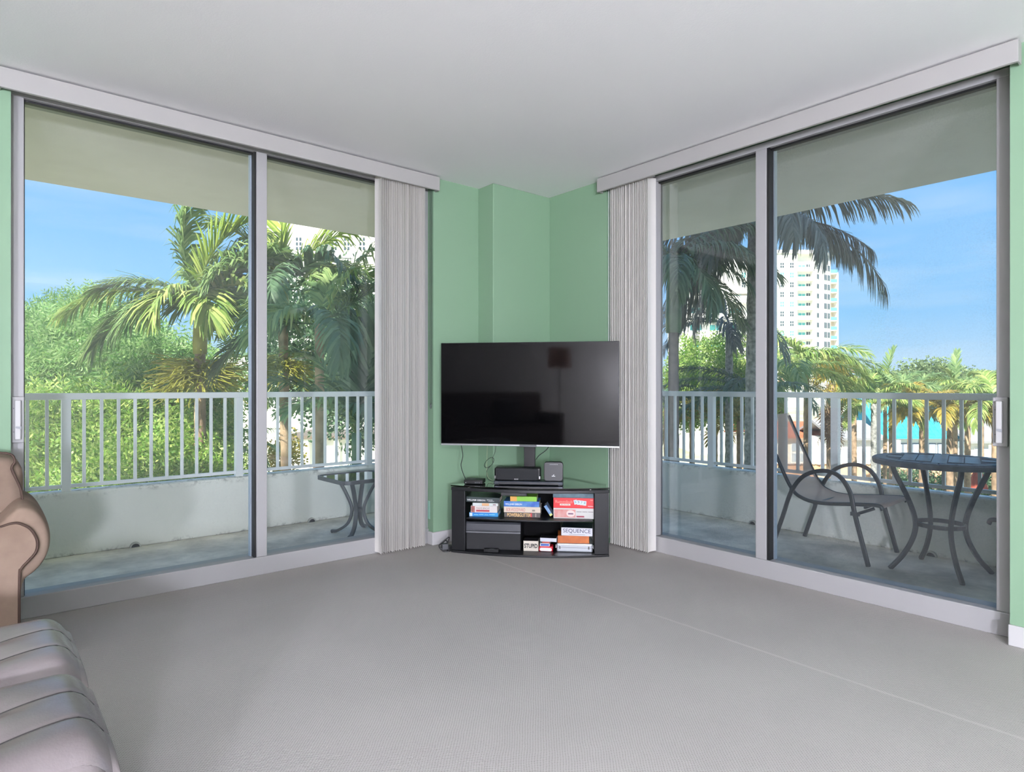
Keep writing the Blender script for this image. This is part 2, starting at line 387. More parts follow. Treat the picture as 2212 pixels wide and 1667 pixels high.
# ---- sliding doors
def make_door(name, L, panes, mull, stile_end, top, gl, gasket_side):
    """built along local x (0..L), local y = depth outwards, z up"""
    r = empty(name, kind='structure')
    sill = MB(); sill.box(0, L, 0, .13, 0, .100); sill.build('bottom_track', M_alu, r, bevel=0.004)
    MB().box(0, L, .006, .13, 2.360, 2.395).build('header', M_alu, r, bevel=0.003)
    MB().box(0, stile_end, .010, .075, .100, 2.362).build('stile', M_alu, r, bevel=0.003)
    MB().box(mull[0], mull[1], .004, .085, .100, 2.362).build('mullion', M_alu, r, bevel=0.003)
    MB().box(L - .066, L, .01, .075, .100, 2.362).build('stile', M_alu, r, bevel=0.003)
    gk = MB()
    for (a, b) in panes: gk.box(a, b, .03, .062, 2.350, 2.3605)
    gk.build('top_gasket', M_gask, r)
    for i, (a, b) in enumerate(panes):
        yy = .055 if i == 0 else .048
        o = MB().box(a - .004, b + .004, yy, yy + .006, .095, 2.356).build('pane', gl, r)
    return r
dl = make_door('door_1', 2.204, [(.050, 1.073), (1.135, 2.138)], (1.077, 1.135), .050, 2.36, M_glassL, 1)
dl.location = (0.113, 3.612, 0)
MB().box(1.066, 1.077, .012, .09, .100, 2.36).build('gasket', M_gask, dl)
MB().box(1.058, 1.066, .055, .085, .100, 2.36).build('outer_stile', mat('outer_stile_paint', (206, 220, 232), .4), dl)
MB().box(.0495, .0535, .03, .062, .100, 2.36).build('gasket', M_gask, dl)
def handle(parent, x0, x1, flip):
    h = MB().box(x0, x1, -.014, .012, .800, 1.008).build('handle', M_alu, parent, bevel=.004)
    xm = (x0 + x1) / 2
    MB().box(xm - .011, xm + .011, -.034, -.012, .815, .992).build('grip', M_trim, h, bevel=.004)
    MB().prism_y([(xm - .009, .868), (xm + .011, .862), (xm + .013, .874), (xm - .007, .876)], -.040, -.033).build('latch_thumb', mat('latch_grey', (150, 152, 155), .4), h)
    for z in (.85, .955): MB().lathe([(.0028, 0), (.0028, .003)], 10).build('screw', mat('screw_steel', (120, 120, 122), .4, .6), h, loc=(x0 + .010, -.014, z), rot=(PI / 2, 0, 0))
handle(dl, .002, .050, 0)
# right door: local x runs along -Y of the room (from the corner towards the viewer)
dr = make_door('door_2', 2.170, [(.34, 1.016), (1.093, 2.104)], (1.016, 1.078), .34, 2.36, M_glassR, 1)
dr.location = (3.304, 2.838, 0); dr.rotation_euler = (0, 0, -PI / 2)
MB().box(1.078, 1.092, .012, .09, .100, 2.36).build('gasket', M_gask, dr)
MB().box(1.092, 1.099, .058, .085, .100, 2.36).build('outer_stile', MATS['outer_stile_paint'], dr)
MB().box(2.1005, 2.1045, .03, .062, .100, 2.36).build('gasket', M_gask, dr)
handle(dr, 2.096, 2.148, 1)
# side window of the right wall, seen only as a reflection in the left door
w3 = empty('window_3', (XR, -1.35, 0), PI / 2, kind='structure')
fr = MB(); fr.box(0, 1.0, -.16, -.08, .85, .90); fr.box(0, 1.0, -.16, -.08, 2.05, 2.10); fr.box(0, .05, -.16, -.08, .9, 2.05); fr.box(.95, 1.0, -.16, -.08, .9, 2.05)
fr.build('frame', M_trim, w3); MB().box(.48, .52, -.15, -.09, .9, 2.05).build('mullion', M_trim, w3); MB().box(.05, .95, -.15, -.09, 1.40, 1.44).build('transom', M_trim, w3)
MB().box(.05, .95, -.124, -.118, .9, 2.05).build('pane', M_glassL, w3)

# ---- valances and vertical blinds
def valance(name, L, label):
    r = empty(name, label=label, cat='valance')
    MB().box(0, L, 0, .010, 2.343, 2.432).build('front_board', M_val, r, bevel=.003)
    MB().box(0, L, .010, .016, 2.343, 2.349).build('lip', M_val, r)
    for x in (0, L - .008): MB().box(x, x + .008, .008, .055, 2.345, 2.432).build('end_return', M_val, r, bevel=.002)
    MB().box(.02, L - .02, .022, .050, 2.385, 2.43).build('head_rail', M_alu, r)
    return r
v1 = valance('valance', 2.262, 'white valance above the left sliding door'); v1.location = (0.072, 3.503, 0)
v2 = valance('valance', 2.235, 'white valance above the right sliding door with the round patio table'); v2.location = (3.152, 2.862, 0); v2.rotation_euler = (0, 0, -PI / 2)
def vane_mesh(w, z0, z1):
    b = MB(); n = 6; pr = []
    for i in range(n + 1):
        t = i / n; pr.append((0.007 * math.sin(PI * t), t * w))
    back = [(x + .0012, y) for x, y in reversed(pr)]
    b.prism(pr + back, z0, z1); return b.mesh('vane', M_vane)
VM = vane_mesh(.088, .012, 2.372)
def blinds(name, x0, x1, n, label, seed):
    rr = random.Random(seed); r = empty(name, label=label, cat='blinds')
    x = x0
    for i in range(n):
        x = x0 + (x1 - x0) * i / (n - 1) + (rr.uniform(-.003, .003) if 0 < i < n - 1 else 0)
        o = inst('vane', VM, r, (x, rr.uniform(0, .008) if i else 0, 0), (0, 0, rr.uniform(-.08, .12) if i else -.02))
    MB().box(x0 - .02, x1 + .03, .03, .055, 2.372, 2.384).build('carrier_rail', M_alu, r)
    return r
b1 = blinds('vertical_blinds', 0, .322, 21, 'white vertical blinds stacked to the left of the television', 3); b1.location = (1.914, 3.524, 0)
b2 = blinds('vertical_blinds', 0, .312, 20, 'white vertical blinds stacked to the right of the television', 4); b2.location = (3.204, 2.484, 0); b2.rotation_euler = (0, 0, -PI / 2); b2.scale = (-1, 1, 1)
cc = empty('blind_cord', (2.285, 3.548, 0), label='thin looped blind cord hanging left of the television', cat='cord')
for dx in (0, .012): MB().tube([(dx, 0, .935), (dx, 0, 2.375)], .0016, 6).build('cord', mat('dark_cord', (44, 58, 50), .7), cc)
MB().lathe([(.003, .905), (.006, .915), (.006, .93), (.002, .94)], 10, c=(.006, 0)).build('weight', mat('cord_weight', (70, 80, 74), .5), cc)
tn = MB().box(2.2995, 2.303, 3.575, 3.60, .17, .29).build('cord_tensioner', mat('tensioner_plastic', (150, 196, 176), .4), label='small green-tinted cord holder on the reveal by the left blinds', cat='cord holder', bevel=.0015)
cw = empty('blind_cord', (3.235, 2.830, 0), label='pair of white blind cords right of the television', cat='cord')
for dy in (0, -.014): MB().tube([(0, dy, .04), (0, dy, 2.375)], .0022, 6).build('cord', M_white, cw)

# ================================================================== the balcony
BZ = -0.05
fb = MB(); fb.box(-4, 4.95, 3.70, 5.20, -.30, BZ); fb.box(3.42, 4.95, -4, 3.70, -.30, BZ)
struct(fb.build('floor_balcony', M_concr))
sb = MB(); sb.box(-4, 4.86, 3.70, 5.20, 2.40, 2.72); sb.box(3.42, 4.86, -4, 3.70, 2.40, 2.72)
struct(sb.build('ceiling_balcony', M_soff))
pl = MB(); pl.box(-4, 4.90, 5.00, 5.16, BZ, .365); struct(pl.build('wall_parapet_left', M_parap, bevel=.012))
pr_ = MB(); pr_.box(4.74, 4.90, -4, 5.00, BZ, .362); struct(pr_.build('wall_parapet_right', M_parap, bevel=.012))
# the storeys above and below, which shade the balcony and the nearest palms
M_fac = mat('facade_paint', (228, 222, 208), .9)
up = MB(); up.box(-14, 3.42, -14, 3.70, 2.72, 15.5)
for k in range(1, 5): up.box(-6, 4.86, 3.70, 5.2, 2.4 + 2.75 * k, 2.7 + 2.75 * k); up.box(3.42, 4.86, -6, 3.7, 2.4 + 2.75 * k, 2.7 + 2.75 * k)
struct(up.build('wall_upper_storeys', M_fac))
dn = MB(); dn.box(-14, 3.42, -14, 3.70, -5.4, -.12); struct(dn.build('wall_lower_storeys', M_fac))
# railings
bal_me = MB().box(-.0095, .0095, -.0095, .0095, .405, .965).mesh('baluster', M_rail)
post_me = MB().box(-.026, .026, -.026, .026, .360, .968).mesh('post', M_rail, bevel=.003)
def railing(name, posts, span, label, balus):
    r = empty(name, label=label, cat='railing', group='balcony railings')
    MB().box(span[0], span[1], -.030, .030, .965, 1.008).build('top_rail', M_rail, r, bevel=.004)
    ps = sorted(posts)
    segs = list(zip([span[0]] + ps, ps + [span[1]]))
    for a, b in segs: MB().box(a + .02, b - .02, -.012, .012, .385, .408).build('bottom_rail', M_rail, r)
    for p_ in ps: inst('post', post_me, r, (p_, 0, 0))
    for x in balus: inst('baluster', bal_me, r, (x, 0, 0))
    return r
def balus(posts, lo, hi, step=.0965):
    out = []
    ps = sorted(posts)
    for a, b in zip(ps[:-1], ps[1:]):
        n = int(round((b - a) / step)); out += [a + (b - a) * i / n for i in range(1, n)]
    n = int((ps[0] - lo) / step); out += [ps[0] - step * 1.05 * i for i in range(1, n + 1)]
    n = int((hi - ps[-1]) / step); out += [ps[-1] + step * i for i in range(1, n + 1)]
    return [x for x in out if lo + .03 < x < hi - .03]
pL = [.447, 1.535, 2.629, 3.72]
r1 = railing('railing', pL, (-1.6, 4.80), 'white metal railing on the left balcony parapet', balus(pL, -.9, 4.78)); r1.location = (0, 5.075, 0)
pR = [.955, 2.026, 3.052, 4.08]
r2 = railing('railing', pR, (-1.6, 5.04), 'white metal railing behind the patio chair and round table', balus(pR, -.2, 5.0)); r2.location = (4.815, 0, 0); r2.rotation_euler = (0, 0, PI / 2)
# half-round drain pipes through the foot of the parapet
M_pipe = mat('drain_dark', (20, 20, 20), .8); M_ring = mat('drain_pipe_pvc', (196, 194, 186), .6, var=.3, vscale=30)
def drain(loc, rz, label):
    r = empty('drain_pipe', loc, rz, label=label, cat='drain', group='drain pipes in the parapets')
    n = 10; b = MB(); inn = [(.026 * math.cos(PI * i / n), .026 * math.sin(PI * i / n)) for i in range(n + 1)]; out = [(.034 * math.cos(PI * i / n), .036 * math.sin(PI * i / n)) for i in range(n, -1, -1)]
    MB().prism_y(inn + out, -.022, .002).build('pipe_rim', M_ring, r); MB().prism_y(inn, -.010, .003).build('pipe_mouth', M_pipe, r)
drain((.83, 5.0, BZ), 0, 'half-round drain pipe at the foot of the parapet near the sofa arm')
drain((2.08, 5.0, BZ), 0, 'half-round drain pipe behind the small glass side table')
drain((4.74, 2.628, BZ), -PI / 2, 'half-round drain pipe left of the sling chair'); drain((4.74, 1.392, BZ), -PI / 2, 'half-round drain pipe behind the round patio table')

# ---- sling patio chairs
M_chairm = mat('charcoal_tube', (40, 44, 48), .38, .3)
def sling_mat():
    m = bpy.data.materials.new('sling_mesh'); g = NT(m)
    p = g.n('ShaderNodeBsdfPrincipled', Roughness=.8); p.inputs['Base Color'].default_value = lin((232, 208, 194))
    tl = g.n('ShaderNodeBsdfTranslucent'); tl.inputs[0].default_value = lin((210, 182, 168))
    tr = g.n('ShaderNodeBsdfTransparent'); tr.inputs[0].default_value = (.95, .9, .87, 1)
    a = g.n('ShaderNodeMixShader'); a.inputs[0].default_value = .35; b = g.n('ShaderNodeMixShader'); b.inputs[0].default_value = .36
    g.l(p.outputs[0], a.inputs[1]); g.l(tl.outputs[0], a.inputs[2]); g.l(a.outputs[0], b.inputs[1]); g.l(tr.outputs[0], b.inputs[2]); g.l(b.outputs[0], g.out.inputs[0]); return m
M_sling = sling_mat()
def sling_chair(loc, rz, label):
    """faces local -y; feet at x=+-.25, back feet y=+.30, front feet y=-.30"""
    r = empty('patio_chair', loc, rz, label=label, cat='chair', group='sling patio chairs')
    prof = spline([(.42, .885), (.30, .62), (.20, .42), (.12, .36), (.0, .345), (-.20, .365), (-.335, .375), (-.36, .35)], 6)   # (y, z) of the sling line
    for s in (-1, 1):
        MB().tube([(s * .215, p[0], p[1]) for p in prof], .0125, 8).build('side_rail', M_chairm, r, smooth=True)
        hoop = spline([(s * .250, .318, 0), (s * .248, .245, .22), (s * .247, .185, .40), (s * .247, .10, .515), (s * .247, -.02, .560), (s * .247, -.12, .535), (s * .247, -.185, .44), (s * .247, -.215, .30), (s * .250, -.292, 0)], 6)
        MB().bar(hoop, .018, .026, (1, 0, 0)).build('arm_and_legs', M_chairm, r, bevel=.004)
        MB().box(s * .247 - .012, s * .247 + .012, -.24, -.19, .30, .322).build('bracket', M_chairm, r)
        MB().tube([(s * .247, -.20, .30), (s * .215, -.315, .355)], .010, 6).build('bracket', M_chairm, r)
        MB().tube([(s * .247, .19, .40), (s * .215, .20, .43)], .010, 6).build('bracket', M_chairm, r)
    MB().tube([(-.215, .05, .335), (.215, .05, .335)], .009, 6).build('cross_bar', M_chairm, r)
    MB().tube([(-.215, -.26, .352), (.215, -.26, .352)], .009, 6).build('cross_bar', M_chairm, r)
    pf = [(.415, .893)] + [(p[0], p[1]) for p in prof[1:]]
    def fn(u, v):
        k = u * (len(pf) - 1); i = min(int(k), len(pf) - 2); t = k - i
        y = pf[i][0] * (1 - t) + pf[i + 1][0] * t; z = pf[i][1] * (1 - t) + pf[i + 1][1] * t
        return ((v * 2 - 1) * .212, y, z + .010 - .018 * math.sin(PI * v) * math.sin(PI * min(u * 1.1, 1)))
    MB().grid(fn, 40, 8).build('sling', M_sling, r, smooth=True)
    return r
sling_chair((4.408, 1.855, BZ), 0.02, 'tan sling patio chair with charcoal frame left of the round table')
sling_chair((4.46, .615, BZ), PI, 'patio chair right of the round table, only its front edge in view')

# ---- round bistro table
M_stone = mat('slate_mosaic', (84, 88, 94), .35, var=.45, vscale=14, bump=.15, bscale=40)
M_edge = mat('slate_rim', (84, 90, 98), .5, var=.4, vscale=30)
M_iron = mat('wrought_iron', (38, 42, 46), .45, .2, var=.3, vscale=40)
bt = empty('bistro_table', (4.395, 1.245, BZ), .25, label='round slate-mosaic bistro table with curved iron legs on the balcony', cat='table')
MB().lathe([(.30, .632), (.352, .636), (.356, .650), (.356, .664), (.350, .668), (.30, .668)], 48).build('table_rim', M_edge, bt)
MB().lathe([(.298, .6685), (.298, .6695)], 48).build('grout_bed', mat('dark_grout', (28, 32, 40), .7), bt)
k = 0
for i in range(-4, 5):                                 # slate tiles of the top
    for j in range(-4, 5):
        a = .078; x0, y0 = (i - .5) * a, (j - .5) * a
        c = [(x0 + .003, y0 + .003), (x0 + a - .003, y0 + .003), (x0 + a - .003, y0 + a - .003), (x0 + .003, y0 + a - .003)]
        if max(math.hypot(*q) for q in c) > .275: continue
        MB().prism(c, .669, .6725).build('tile', M_stone, bt)
for q in range(24):
    a0, a1 = 2 * PI * q / 24 + .012, 2 * PI * (q + 1) / 24 - .012
    MB().prism([(.282 * math.cos(a0), .282 * math.sin(a0)), (.345 * math.cos(a0), .345 * math.sin(a0)), (.345 * math.cos(a1), .345 * math.sin(a1)), (.282 * math.cos(a1), .282 * math.sin(a1))], .666, .6720).build('rim_tile', M_edge, bt)
for q in range(4):
    a = math.radians(23.7) + q * PI / 2; ca, sa = math.cos(a), math.sin(a)
    pts = spline([(.26 * ca, .26 * sa, .635), (.245 * ca, .245 * sa, .58), (.175 * ca, .175 * sa, .43), (.135 * ca, .135 * sa, .30), (.145 * ca, .145 * sa, .20), (.20 * ca, .20 * sa, .09), (.275 * ca, .275 * sa, 0)], 7)
    MB().bar(pts, .022, .026, (-sa, ca, 0)).build('leg', M_iron, bt, bevel=.004)
MB().lathe([(.118, .268), (.130, .268), (.130, .292), (.118, .292), (.118, .268)], 36, cap=False).build('ring_brace', M_iron, bt)

# ---- small side table on the left balcony
st = empty('side_table', (2.19, 4.395, BZ), 0.03, label='small square side table with glass top and splayed grey legs', cat='table')
def rrect(hx, hy, r, n=6):
    o = []
    for cx, cy, a in ((hx - r, hy - r, 0), (-hx + r, hy - r, PI / 2), (-hx + r, -hy + r, PI), (hx - r, -hy + r, 1.5 * PI)):
        for i in range(n + 1): o.append((cx + r * math.cos(a + PI / 2 * i / n), cy + r * math.sin(a + PI / 2 * i / n)))
    return o
M_grey = mat('grey_steel', (84, 88, 92), .4, .3)
b = MB(); o1, i1 = rrect(.235, .235, .07), rrect(.222, .222, .06); n = len(o1)
b.add([(x, y, z) for z in (.405, .432) for ring in (o1, i1) for x, y in ring],
      [f for k in range(n) for f in ((k, (k + 1) % n, 2 * n + (k + 1) % n, 2 * n + k), (n + k, 3 * n + k, 3 * n + (k + 1) % n, n + (k + 1) % n), (2 * n + k, 2 * n + (k + 1) % n, 3 * n + (k + 1) % n, 3 * n + k), (k, n + k, n + (k + 1) % n, (k + 1) % n))])
b.build('top_frame', M_grey, st)
MB().prism(i1, .420, .427).build('glass_top', glass_mat('frosted_table_glass', (.62, .68, .70), 2.2, smooth_rough=.06), st)
for q in range(4):
    a = PI / 4 + q * PI / 2; ca, sa = math.cos(a), math.sin(a)
    pts = spline([(.15 * ca, .15 * sa, .405), (.09 * ca, .09 * sa, .30), (.045 * ca, .045 * sa, .18), (.075 * ca, .075 * sa, .075), (.15 * ca, .15 * sa, .02), (.205 * ca, .205 * sa, .014)], 7)
    lg = MB().bar(pts, .030, .020, (-sa, ca, 0)).build('leg', M_grey, st, bevel=.004)
    MB().lathe([(.006, 0), (.010, .004), (.010, .010), (.006, .014)], 10).build('foot', M_black, lg, loc=(.198 * ca, .198 * sa, 0))
MB().lathe([(.030, .165), (.036, .17), (.036, .185), (.030, .19)], 16).build('hub', M_grey, st)

# ================================================================== television corner
SO = (2.643, 2.967); SA = math.atan2(-.725, .689); ca_, sa_ = math.cos(SA), math.sin(SA)
def S(x, y, z): return (SO[0] + x * ca_ - y * sa_, SO[1] + x * sa_ + y * ca_, z)
def arc(x0, x1, bul, n=16, half=.5): return [(x0 + (x1 - x0) * i / n, -bul * (1 - ((x0 + (x1 - x0) * i / n) / half) ** 2)) for i in range(n + 1)]
M_std = mat('black_stand_lacquer', (19, 20, 22), .4, spec=.35)
M_stdg = glass_mat('smoked_glass', (.22, .27, .25), 2.2)
ts = empty('tv_stand', S(0, 0, 0), SA, label='black corner television stand with curved front and smoked glass top', cat='tv stand')
MB().prism(arc(-.497, .497, .075) + [(.46, .25), (.26, .32), (-.26, .32), (-.46, .25)], 0, .014).build('base', M_std, ts, bevel=.003)
for s in (-1, 1):
    pg = [(s * .495, .004), (s * .4055, -.012), (s * .4055, .24), (s * .455, .24)]
    if s < 0: pg = pg[::-1]
    MB().prism(pg, .014, .394).build('side_panel', M_std, ts, bevel=.003)
MB().prism(arc(-.497, .497, .072) + [(.49, .03), (.40, .035)] + [(-.40, .035), (-.49, .03)], .394, .414).build('top_apron', M_std, ts, bevel=.002)
MB().box(-.17, -.01, -.058, -.02, .376, .394).build('cable_cover', M_black, ts)
MB().prism(arc(-.396, .396, .052, half=.45) + [(.24, .30), (-.24, .30)], .217, .225).build('shelf', M_black, ts)
MB().box(-.075, .185, .285, .31, .014, .394).build('spine_column', mat('matt_black', (6, 6, 7), .8, spec=.1), ts)
MB().prism(arc(-.499, .499, .078) + [(.25, .335), (-.25, .335)], .420, .427).build('glass_top', M_stdg, ts)
M_chrome = mat('chrome', (220, 222, 224), .15, 1.0)
for x, y in ((-.38, -.012), (.38, -.012), (-.24, .27), (.24, .27), (0, -.045)):
    MB().lathe([(.010, .414), (.010, .420)], 14, c=(x, y)).build('spacer', M_chrome, ts)
for x, y in ((-.24, .27), (.24, .27)): MB().lathe([(.012, .394), (.012, .414)], 12, c=(x, y)).build('rear_support', M_std, ts)

# ---- television
def screen_mat():
    m = bpy.data.materials.new('tv_screen'); g = NT(m); p = g.n('ShaderNodeBsdfPrincipled', Roughness=.05)
    p.inputs['Base Color'].default_value = (.0015, .0015, .0017, 1); p.inputs['Specular IOR Level'].default_value = .09
    g.l(p.outputs[0], g.out.inputs[0]); return m
TVC = (2.711, 3.051); TVA = math.atan2(-.890, .746)
tv = empty('television', (TVC[0], TVC[1], 0), TVA, label='flat black television on a central pole above the stand', cat='television')
MB().box(-.578, .578, -.012, .018, .6785, 1.337).build('housing', M_black, tv, bevel=.003)
MB().box(-.574, .574, -.0135, -.0115, .682, 1.333).build('screen', screen_mat(), tv)
MB().box(-.40, .40, .018, .050, .74, 1.20).build('rear_housing', M_black, tv, bevel=.012)
MB().box(-.578, .578, -.014, .018, .667, .6785).build('silver_trim', mat('silver_trim', (176, 178, 178), .35, .7), tv, bevel=.002)
MB().box(-.055, .055, -.0165, .0, .664, .679).build('sensor_block', mat('sensor_grey', (74, 76, 78), .4), tv, bevel=.002)
MB().box(-.036, .036, .050, .075, .427, 1.02).build('pole', M_blackm, tv, bevel=.002)
MB().box(-.16, .16, .046, .052, .85, 1.05).build('mount_plate', M_blackm, tv)
MB().box(-.09, .09, .030, .11, .427, .433).build('pole_foot', M_blackm, tv)

# ---- things on the glass top
GZ = .427
pl_ = empty('disc_player', S(-.008, .03, GZ), SA, label='low black disc player under the speaker on the glass top', cat='player')
MB().box(-.220, .220, 0, .105, .003, .027).build('case', mat('player_metal', (34, 40, 48), .28, .4), pl_, bevel=.005)
MB().box(-.19, .19, -.0012, .001, .008, .019).build('front_strip', M_black, pl_)
for x in (-.2, .2): MB().box(x - .012, x + .012, .02, .09, 0, .003).build('foot', M_black, pl_)
sp = empty('centre_speaker', S(-.079, .045, GZ + .027), SA, label='wide black centre speaker lying on the disc player', cat='speaker')
MB().box(-.148, .148, .008, .088, 0, .081).build('cabinet', M_black, sp, bevel=.012, seg=3)
MB().box(-.132, .132, -.002, .012, .003, .078).build('grille', mat('speaker_cloth', (26, 28, 30), .9, bump=.3, bscale=900), sp, bevel=.006)
for x in (-.142, .142): MB().box(x - .004, x + .004, .000, .012, .012, .030).build('end_badge', M_chrome, sp)
text('BOSE', .026, .0065, -.006, -.0021, .010, M_white, sp, weight=.01, shear=.2)
ro = empty('wifi_router', S(.150, .075, GZ + .027), SA, label='upright black router with rounded corners beside the speaker', cat='router')
b = MB(); b.prism_y([(x, z + .060) for x, z in rrect(.060, .060, .018, 5)], -.022, .022); b.build('case', mat('router_plastic', (17, 18, 20), .35), ro, bevel=.003)
b = MB(); b.prism_y([(x, z + .060) for x, z in rrect(.052, .052, .014, 5)], -.0235, -.021); b.build('front_panel', mat('router_front', (24, 25, 27), .45), ro)
MB().add([(-.004, -.0240, .036), (.002, -.0240, .036), (.005, -.0240, .044)], [(0, 1, 2)]).build('logo', M_white, ro)
MB().box(-.011, .011, -.0240, -.0235, .030, .033).build('logo_bar', M_white, ro)
for i in range(6): MB().box(-.022 + i * .009, -.019 + i * .009, -.0240, -.0235, .104, .106).build('indicator_light', M_white, ro)
bx = empty('cable_box', S(-.360, .030, GZ), SA - .04, label='small black cable box on the left end of the glass top', cat='cable box')
MB().box(-.062, .062, 0, .095, .002, .030).build('case', M_black, bx, bevel=.006)
MB().box(-.030, .008, .035, .045, .0301, .0306).build('maker_mark', mat('mark_grey', (120, 124, 126), .5), bx)
for x in (-.050, .012, .023, .036): MB().box(x, x + .004, -.0008, .001, .010, .014).build('indicator_light', mat('led_white', (180, 186, 190), .4), bx)

# ---- cords
def cord(name, pts, r, m, label): return MB().tube(spline(pts, 8), r, 6).build(name, m, label=label, cat='cord', smooth=True)
M_cord = mat('black_cord', (14, 26, 18), .6)
cord('electric_cable', [S(-.47, .17, .69), S(-.45, .15, .60), S(-.455, .12, .53), S(-.415, .10, .44), S(-.39, .128, .435)], .0028, M_cord, 'black power cord dropping to the cable box')
cl = [S(-.235, .22, .70), S(-.245, .22, .62), S(-.262, .22, .575)]
for k in range(34):
    a = k * .55; cl.append(S(-.285 + .026 * math.cos(a) + .018 * math.sin(a), .22 + .004 * math.sin(k), .545 + .034 * math.sin(a)))
cl += [S(-.300, .21, .49), S(-.285, .17, .442), S(-.24, .12, .437)]
cord('coiled_cable', cl, .0016, M_cord, 'thin dark cable tied in a coil behind the cable box')
cord('antenna_wire', [S(-.30, .25, .70), S(-.305, .25, .56), S(-.300, .23, .46), S(-.26, .17, .436), S(-.237, .12, .437)], .0013, mat('pale_wire', (190, 200, 160), .6), 'pale thin wire hanging left of the television pole')
cord('television_cable', [S(.13, .17, .69), S(.10, .19, .64), S(.05, .19, .60), S(.03, .18, .575)], .0026, M_cord, 'short black cable looping to the television pole')
pw = empty('power_strip', S(-.545, .02, 0), SA + .5, label='black power plugs and cords tangled on the carpet left of the stand', cat='power strip')
MB().box(-.018, .022, -.02, .02, .012, .050).build('plug', mat('plug_grey', (70, 72, 74), .5), pw, bevel=.004); MB().box(.020, .052, -.025, .02, 0, .035).build('plug', M_black, pw, bevel=.004)
for kk in range(3):
    MB().tube(spline([(.02, 0, .05), (.035 - .02 * kk, .01, .085 - .02 * kk), (-.01, .005, .055), (-.035, 0, .035), (-.01 + .012 * kk, -.02, .004), (.03, -.03, .004)], 8), .0035, 6).build('cord', M_black, pw, smooth=True)

# ---- books: spine towards the room
M_page = mat('book_pages', (222, 214, 196), .85, bump=.3, bscale=400)
def book(x0, x1, z0, z1, m, label, depth=.15, y=.028, rot=0.0, tilt=0.0, bands=(), group=None):
    w, t = x1 - x0, z1 - z0
    r = empty('book', S((x0 + x1) / 2, y, z0), SA + rot, label=label, cat='book', group=group or 'books on the stand shelf'); r.rotation_euler[1] = tilt
    c = MB(); c.box(-w / 2, w / 2, 0, .0025, 0, t); c.box(-w / 2, w / 2, .0025, depth, 0, .002); c.box(-w / 2, w / 2, .0025, depth, t - .002, t)
    c.build('cover', m, r, bevel=.0008)
    MB().box(-w / 2 + .003, w / 2 - .003, .0025, depth - .004, .002, t - .002).build('pages', M_page, r)
    for a, b_, z_a, z_b, mm in bands: MB().box(-w / 2 + a, -w / 2 + b_, -.0006, .001, z_a, z_b).build('spine_band', mm, r)
    return r
SZ = .2255
M_b1 = mat('book_sky_blue', (40, 150, 205), .4, col2=(20, 105, 185), vscale=14)
k1 = book(-.385, -.200, SZ, .250, M_b1, 'sky-blue paperback at the bottom of the left book stack', bands=[(.002, .020, .002, .022, mat('pale_blue', (205, 222, 236), .5))])
for i, (a, b_) in enumerate(((.030, .058), (.062, .092), (.098, .122), (.128, .165))): MB().box(-.0925 + a, -.0925 + b_, -.0006, .001, .010 + .0015 * (i % 2), .0135 + .0015 * (i % 2)).build('script_stroke', mat('pale_print', (150, 215, 235), .5), k1)
k2 = book(-.375, -.205, .2505, .292, mat('book_ivory', (216, 208, 202), .5), 'ivory book with a red spine label in the left stack', bands=[(.002, .026, .001, .040, mat('rose_portrait', (178, 104, 100), .6, col2=(110, 70, 60), vscale=60)), (.034, .120, .006, .017, mat('crimson_label', (160, 44, 58), .5))])
text('MAEVE BINCHY', .086, .012, -.006, -.0002, .0275, mat('brown_print', (122, 98, 84), .6), k2)
k3 = book(-.363, -.200, .2925, .311, mat('book_pale_grey', (206, 214, 208), .5), 'thin pale paperback with an orange patch in the left stack', bands=[(.060, .105, .001, .017, mat('apricot_patch', (210, 164, 116), .5)), (.130, .150, .006, .011, mat('maroon_mark', (110, 50, 60), .5))])
k4 = book(-.404, -.190, .3150, .3475, mat('book_charcoal', (24, 32, 34), .3, col2=(44, 58, 58), vscale=8), 'large black hardback lying crooked on top of the left stack', depth=.16, tilt=.025)
text('WILLIAM GIBSON', .118, .0105, -.044, -.0003, .013, M_white, k4, weight=.012); text('SPOOK', .038, .007, .044, -.0003, .017, M_white, k4); text('COUNTRY', .040, .0055, .054, -.0003, .009, M_white, k4)
k5 = book(-.160, .068, SZ, .2555, mat('book_espresso', (66, 58, 54), .45), 'dark brown book with gold capitals at the bottom of the middle stack', bands=[(.166, .176, .002, .028, mat('red_mark', (190, 50, 60), .5)), (.196, .203, .004, .026, mat('taupe_mark', (150, 138, 128), .5))])
text('POWER&GLITTER', .150, .022, -.020, -.0003, .015, mat('gold_print', (226, 186, 118), .4), k5, weight=.012)
k6 = book(-.163, .069, .256, .2915, mat('book_cream', (214, 200, 180), .5), 'cream hardback with tall red author name in the middle stack', bands=[(.180, .198, .010, .013, M_black), (.180, .198, .015, .018, M_black)])
text('BOB WOODWARD', .120, .021, -.040, -.0003, .0175, mat('brick_print', (186, 96, 90), .5), k6)
k7 = book(-.163, .062, .292, .3265, mat('book_royal_blue', (34, 86, 168), .4, col2=(84, 140, 190), vscale=22), 'royal-blue hardback with white author name in the middle stack')
text('WILLIAM GIBSON', .106, .0105, -.050, -.0003, .016, M_white, k7, weight=.012)
k8 = book(-.122, .046, .327, .357, mat('book_lime', (126, 186, 56), .45), 'thick lime-green paperback on top of the middle stack', bands=[(.0, .042, .0, .030, mat('orange_spine', (222, 166, 74), .5))])
k9 = book(.073, .147, .2635, .282, mat('book_silver_blue', (160, 182, 206), .4, col2=(70, 120, 170), vscale=30), 'small blue paperback leaning beside the red game box', depth=.12, y=.045, tilt=math.radians(57), bands=[(.060, .074, .0, .018, mat('pale_yellow', (210, 214, 130), .5))])

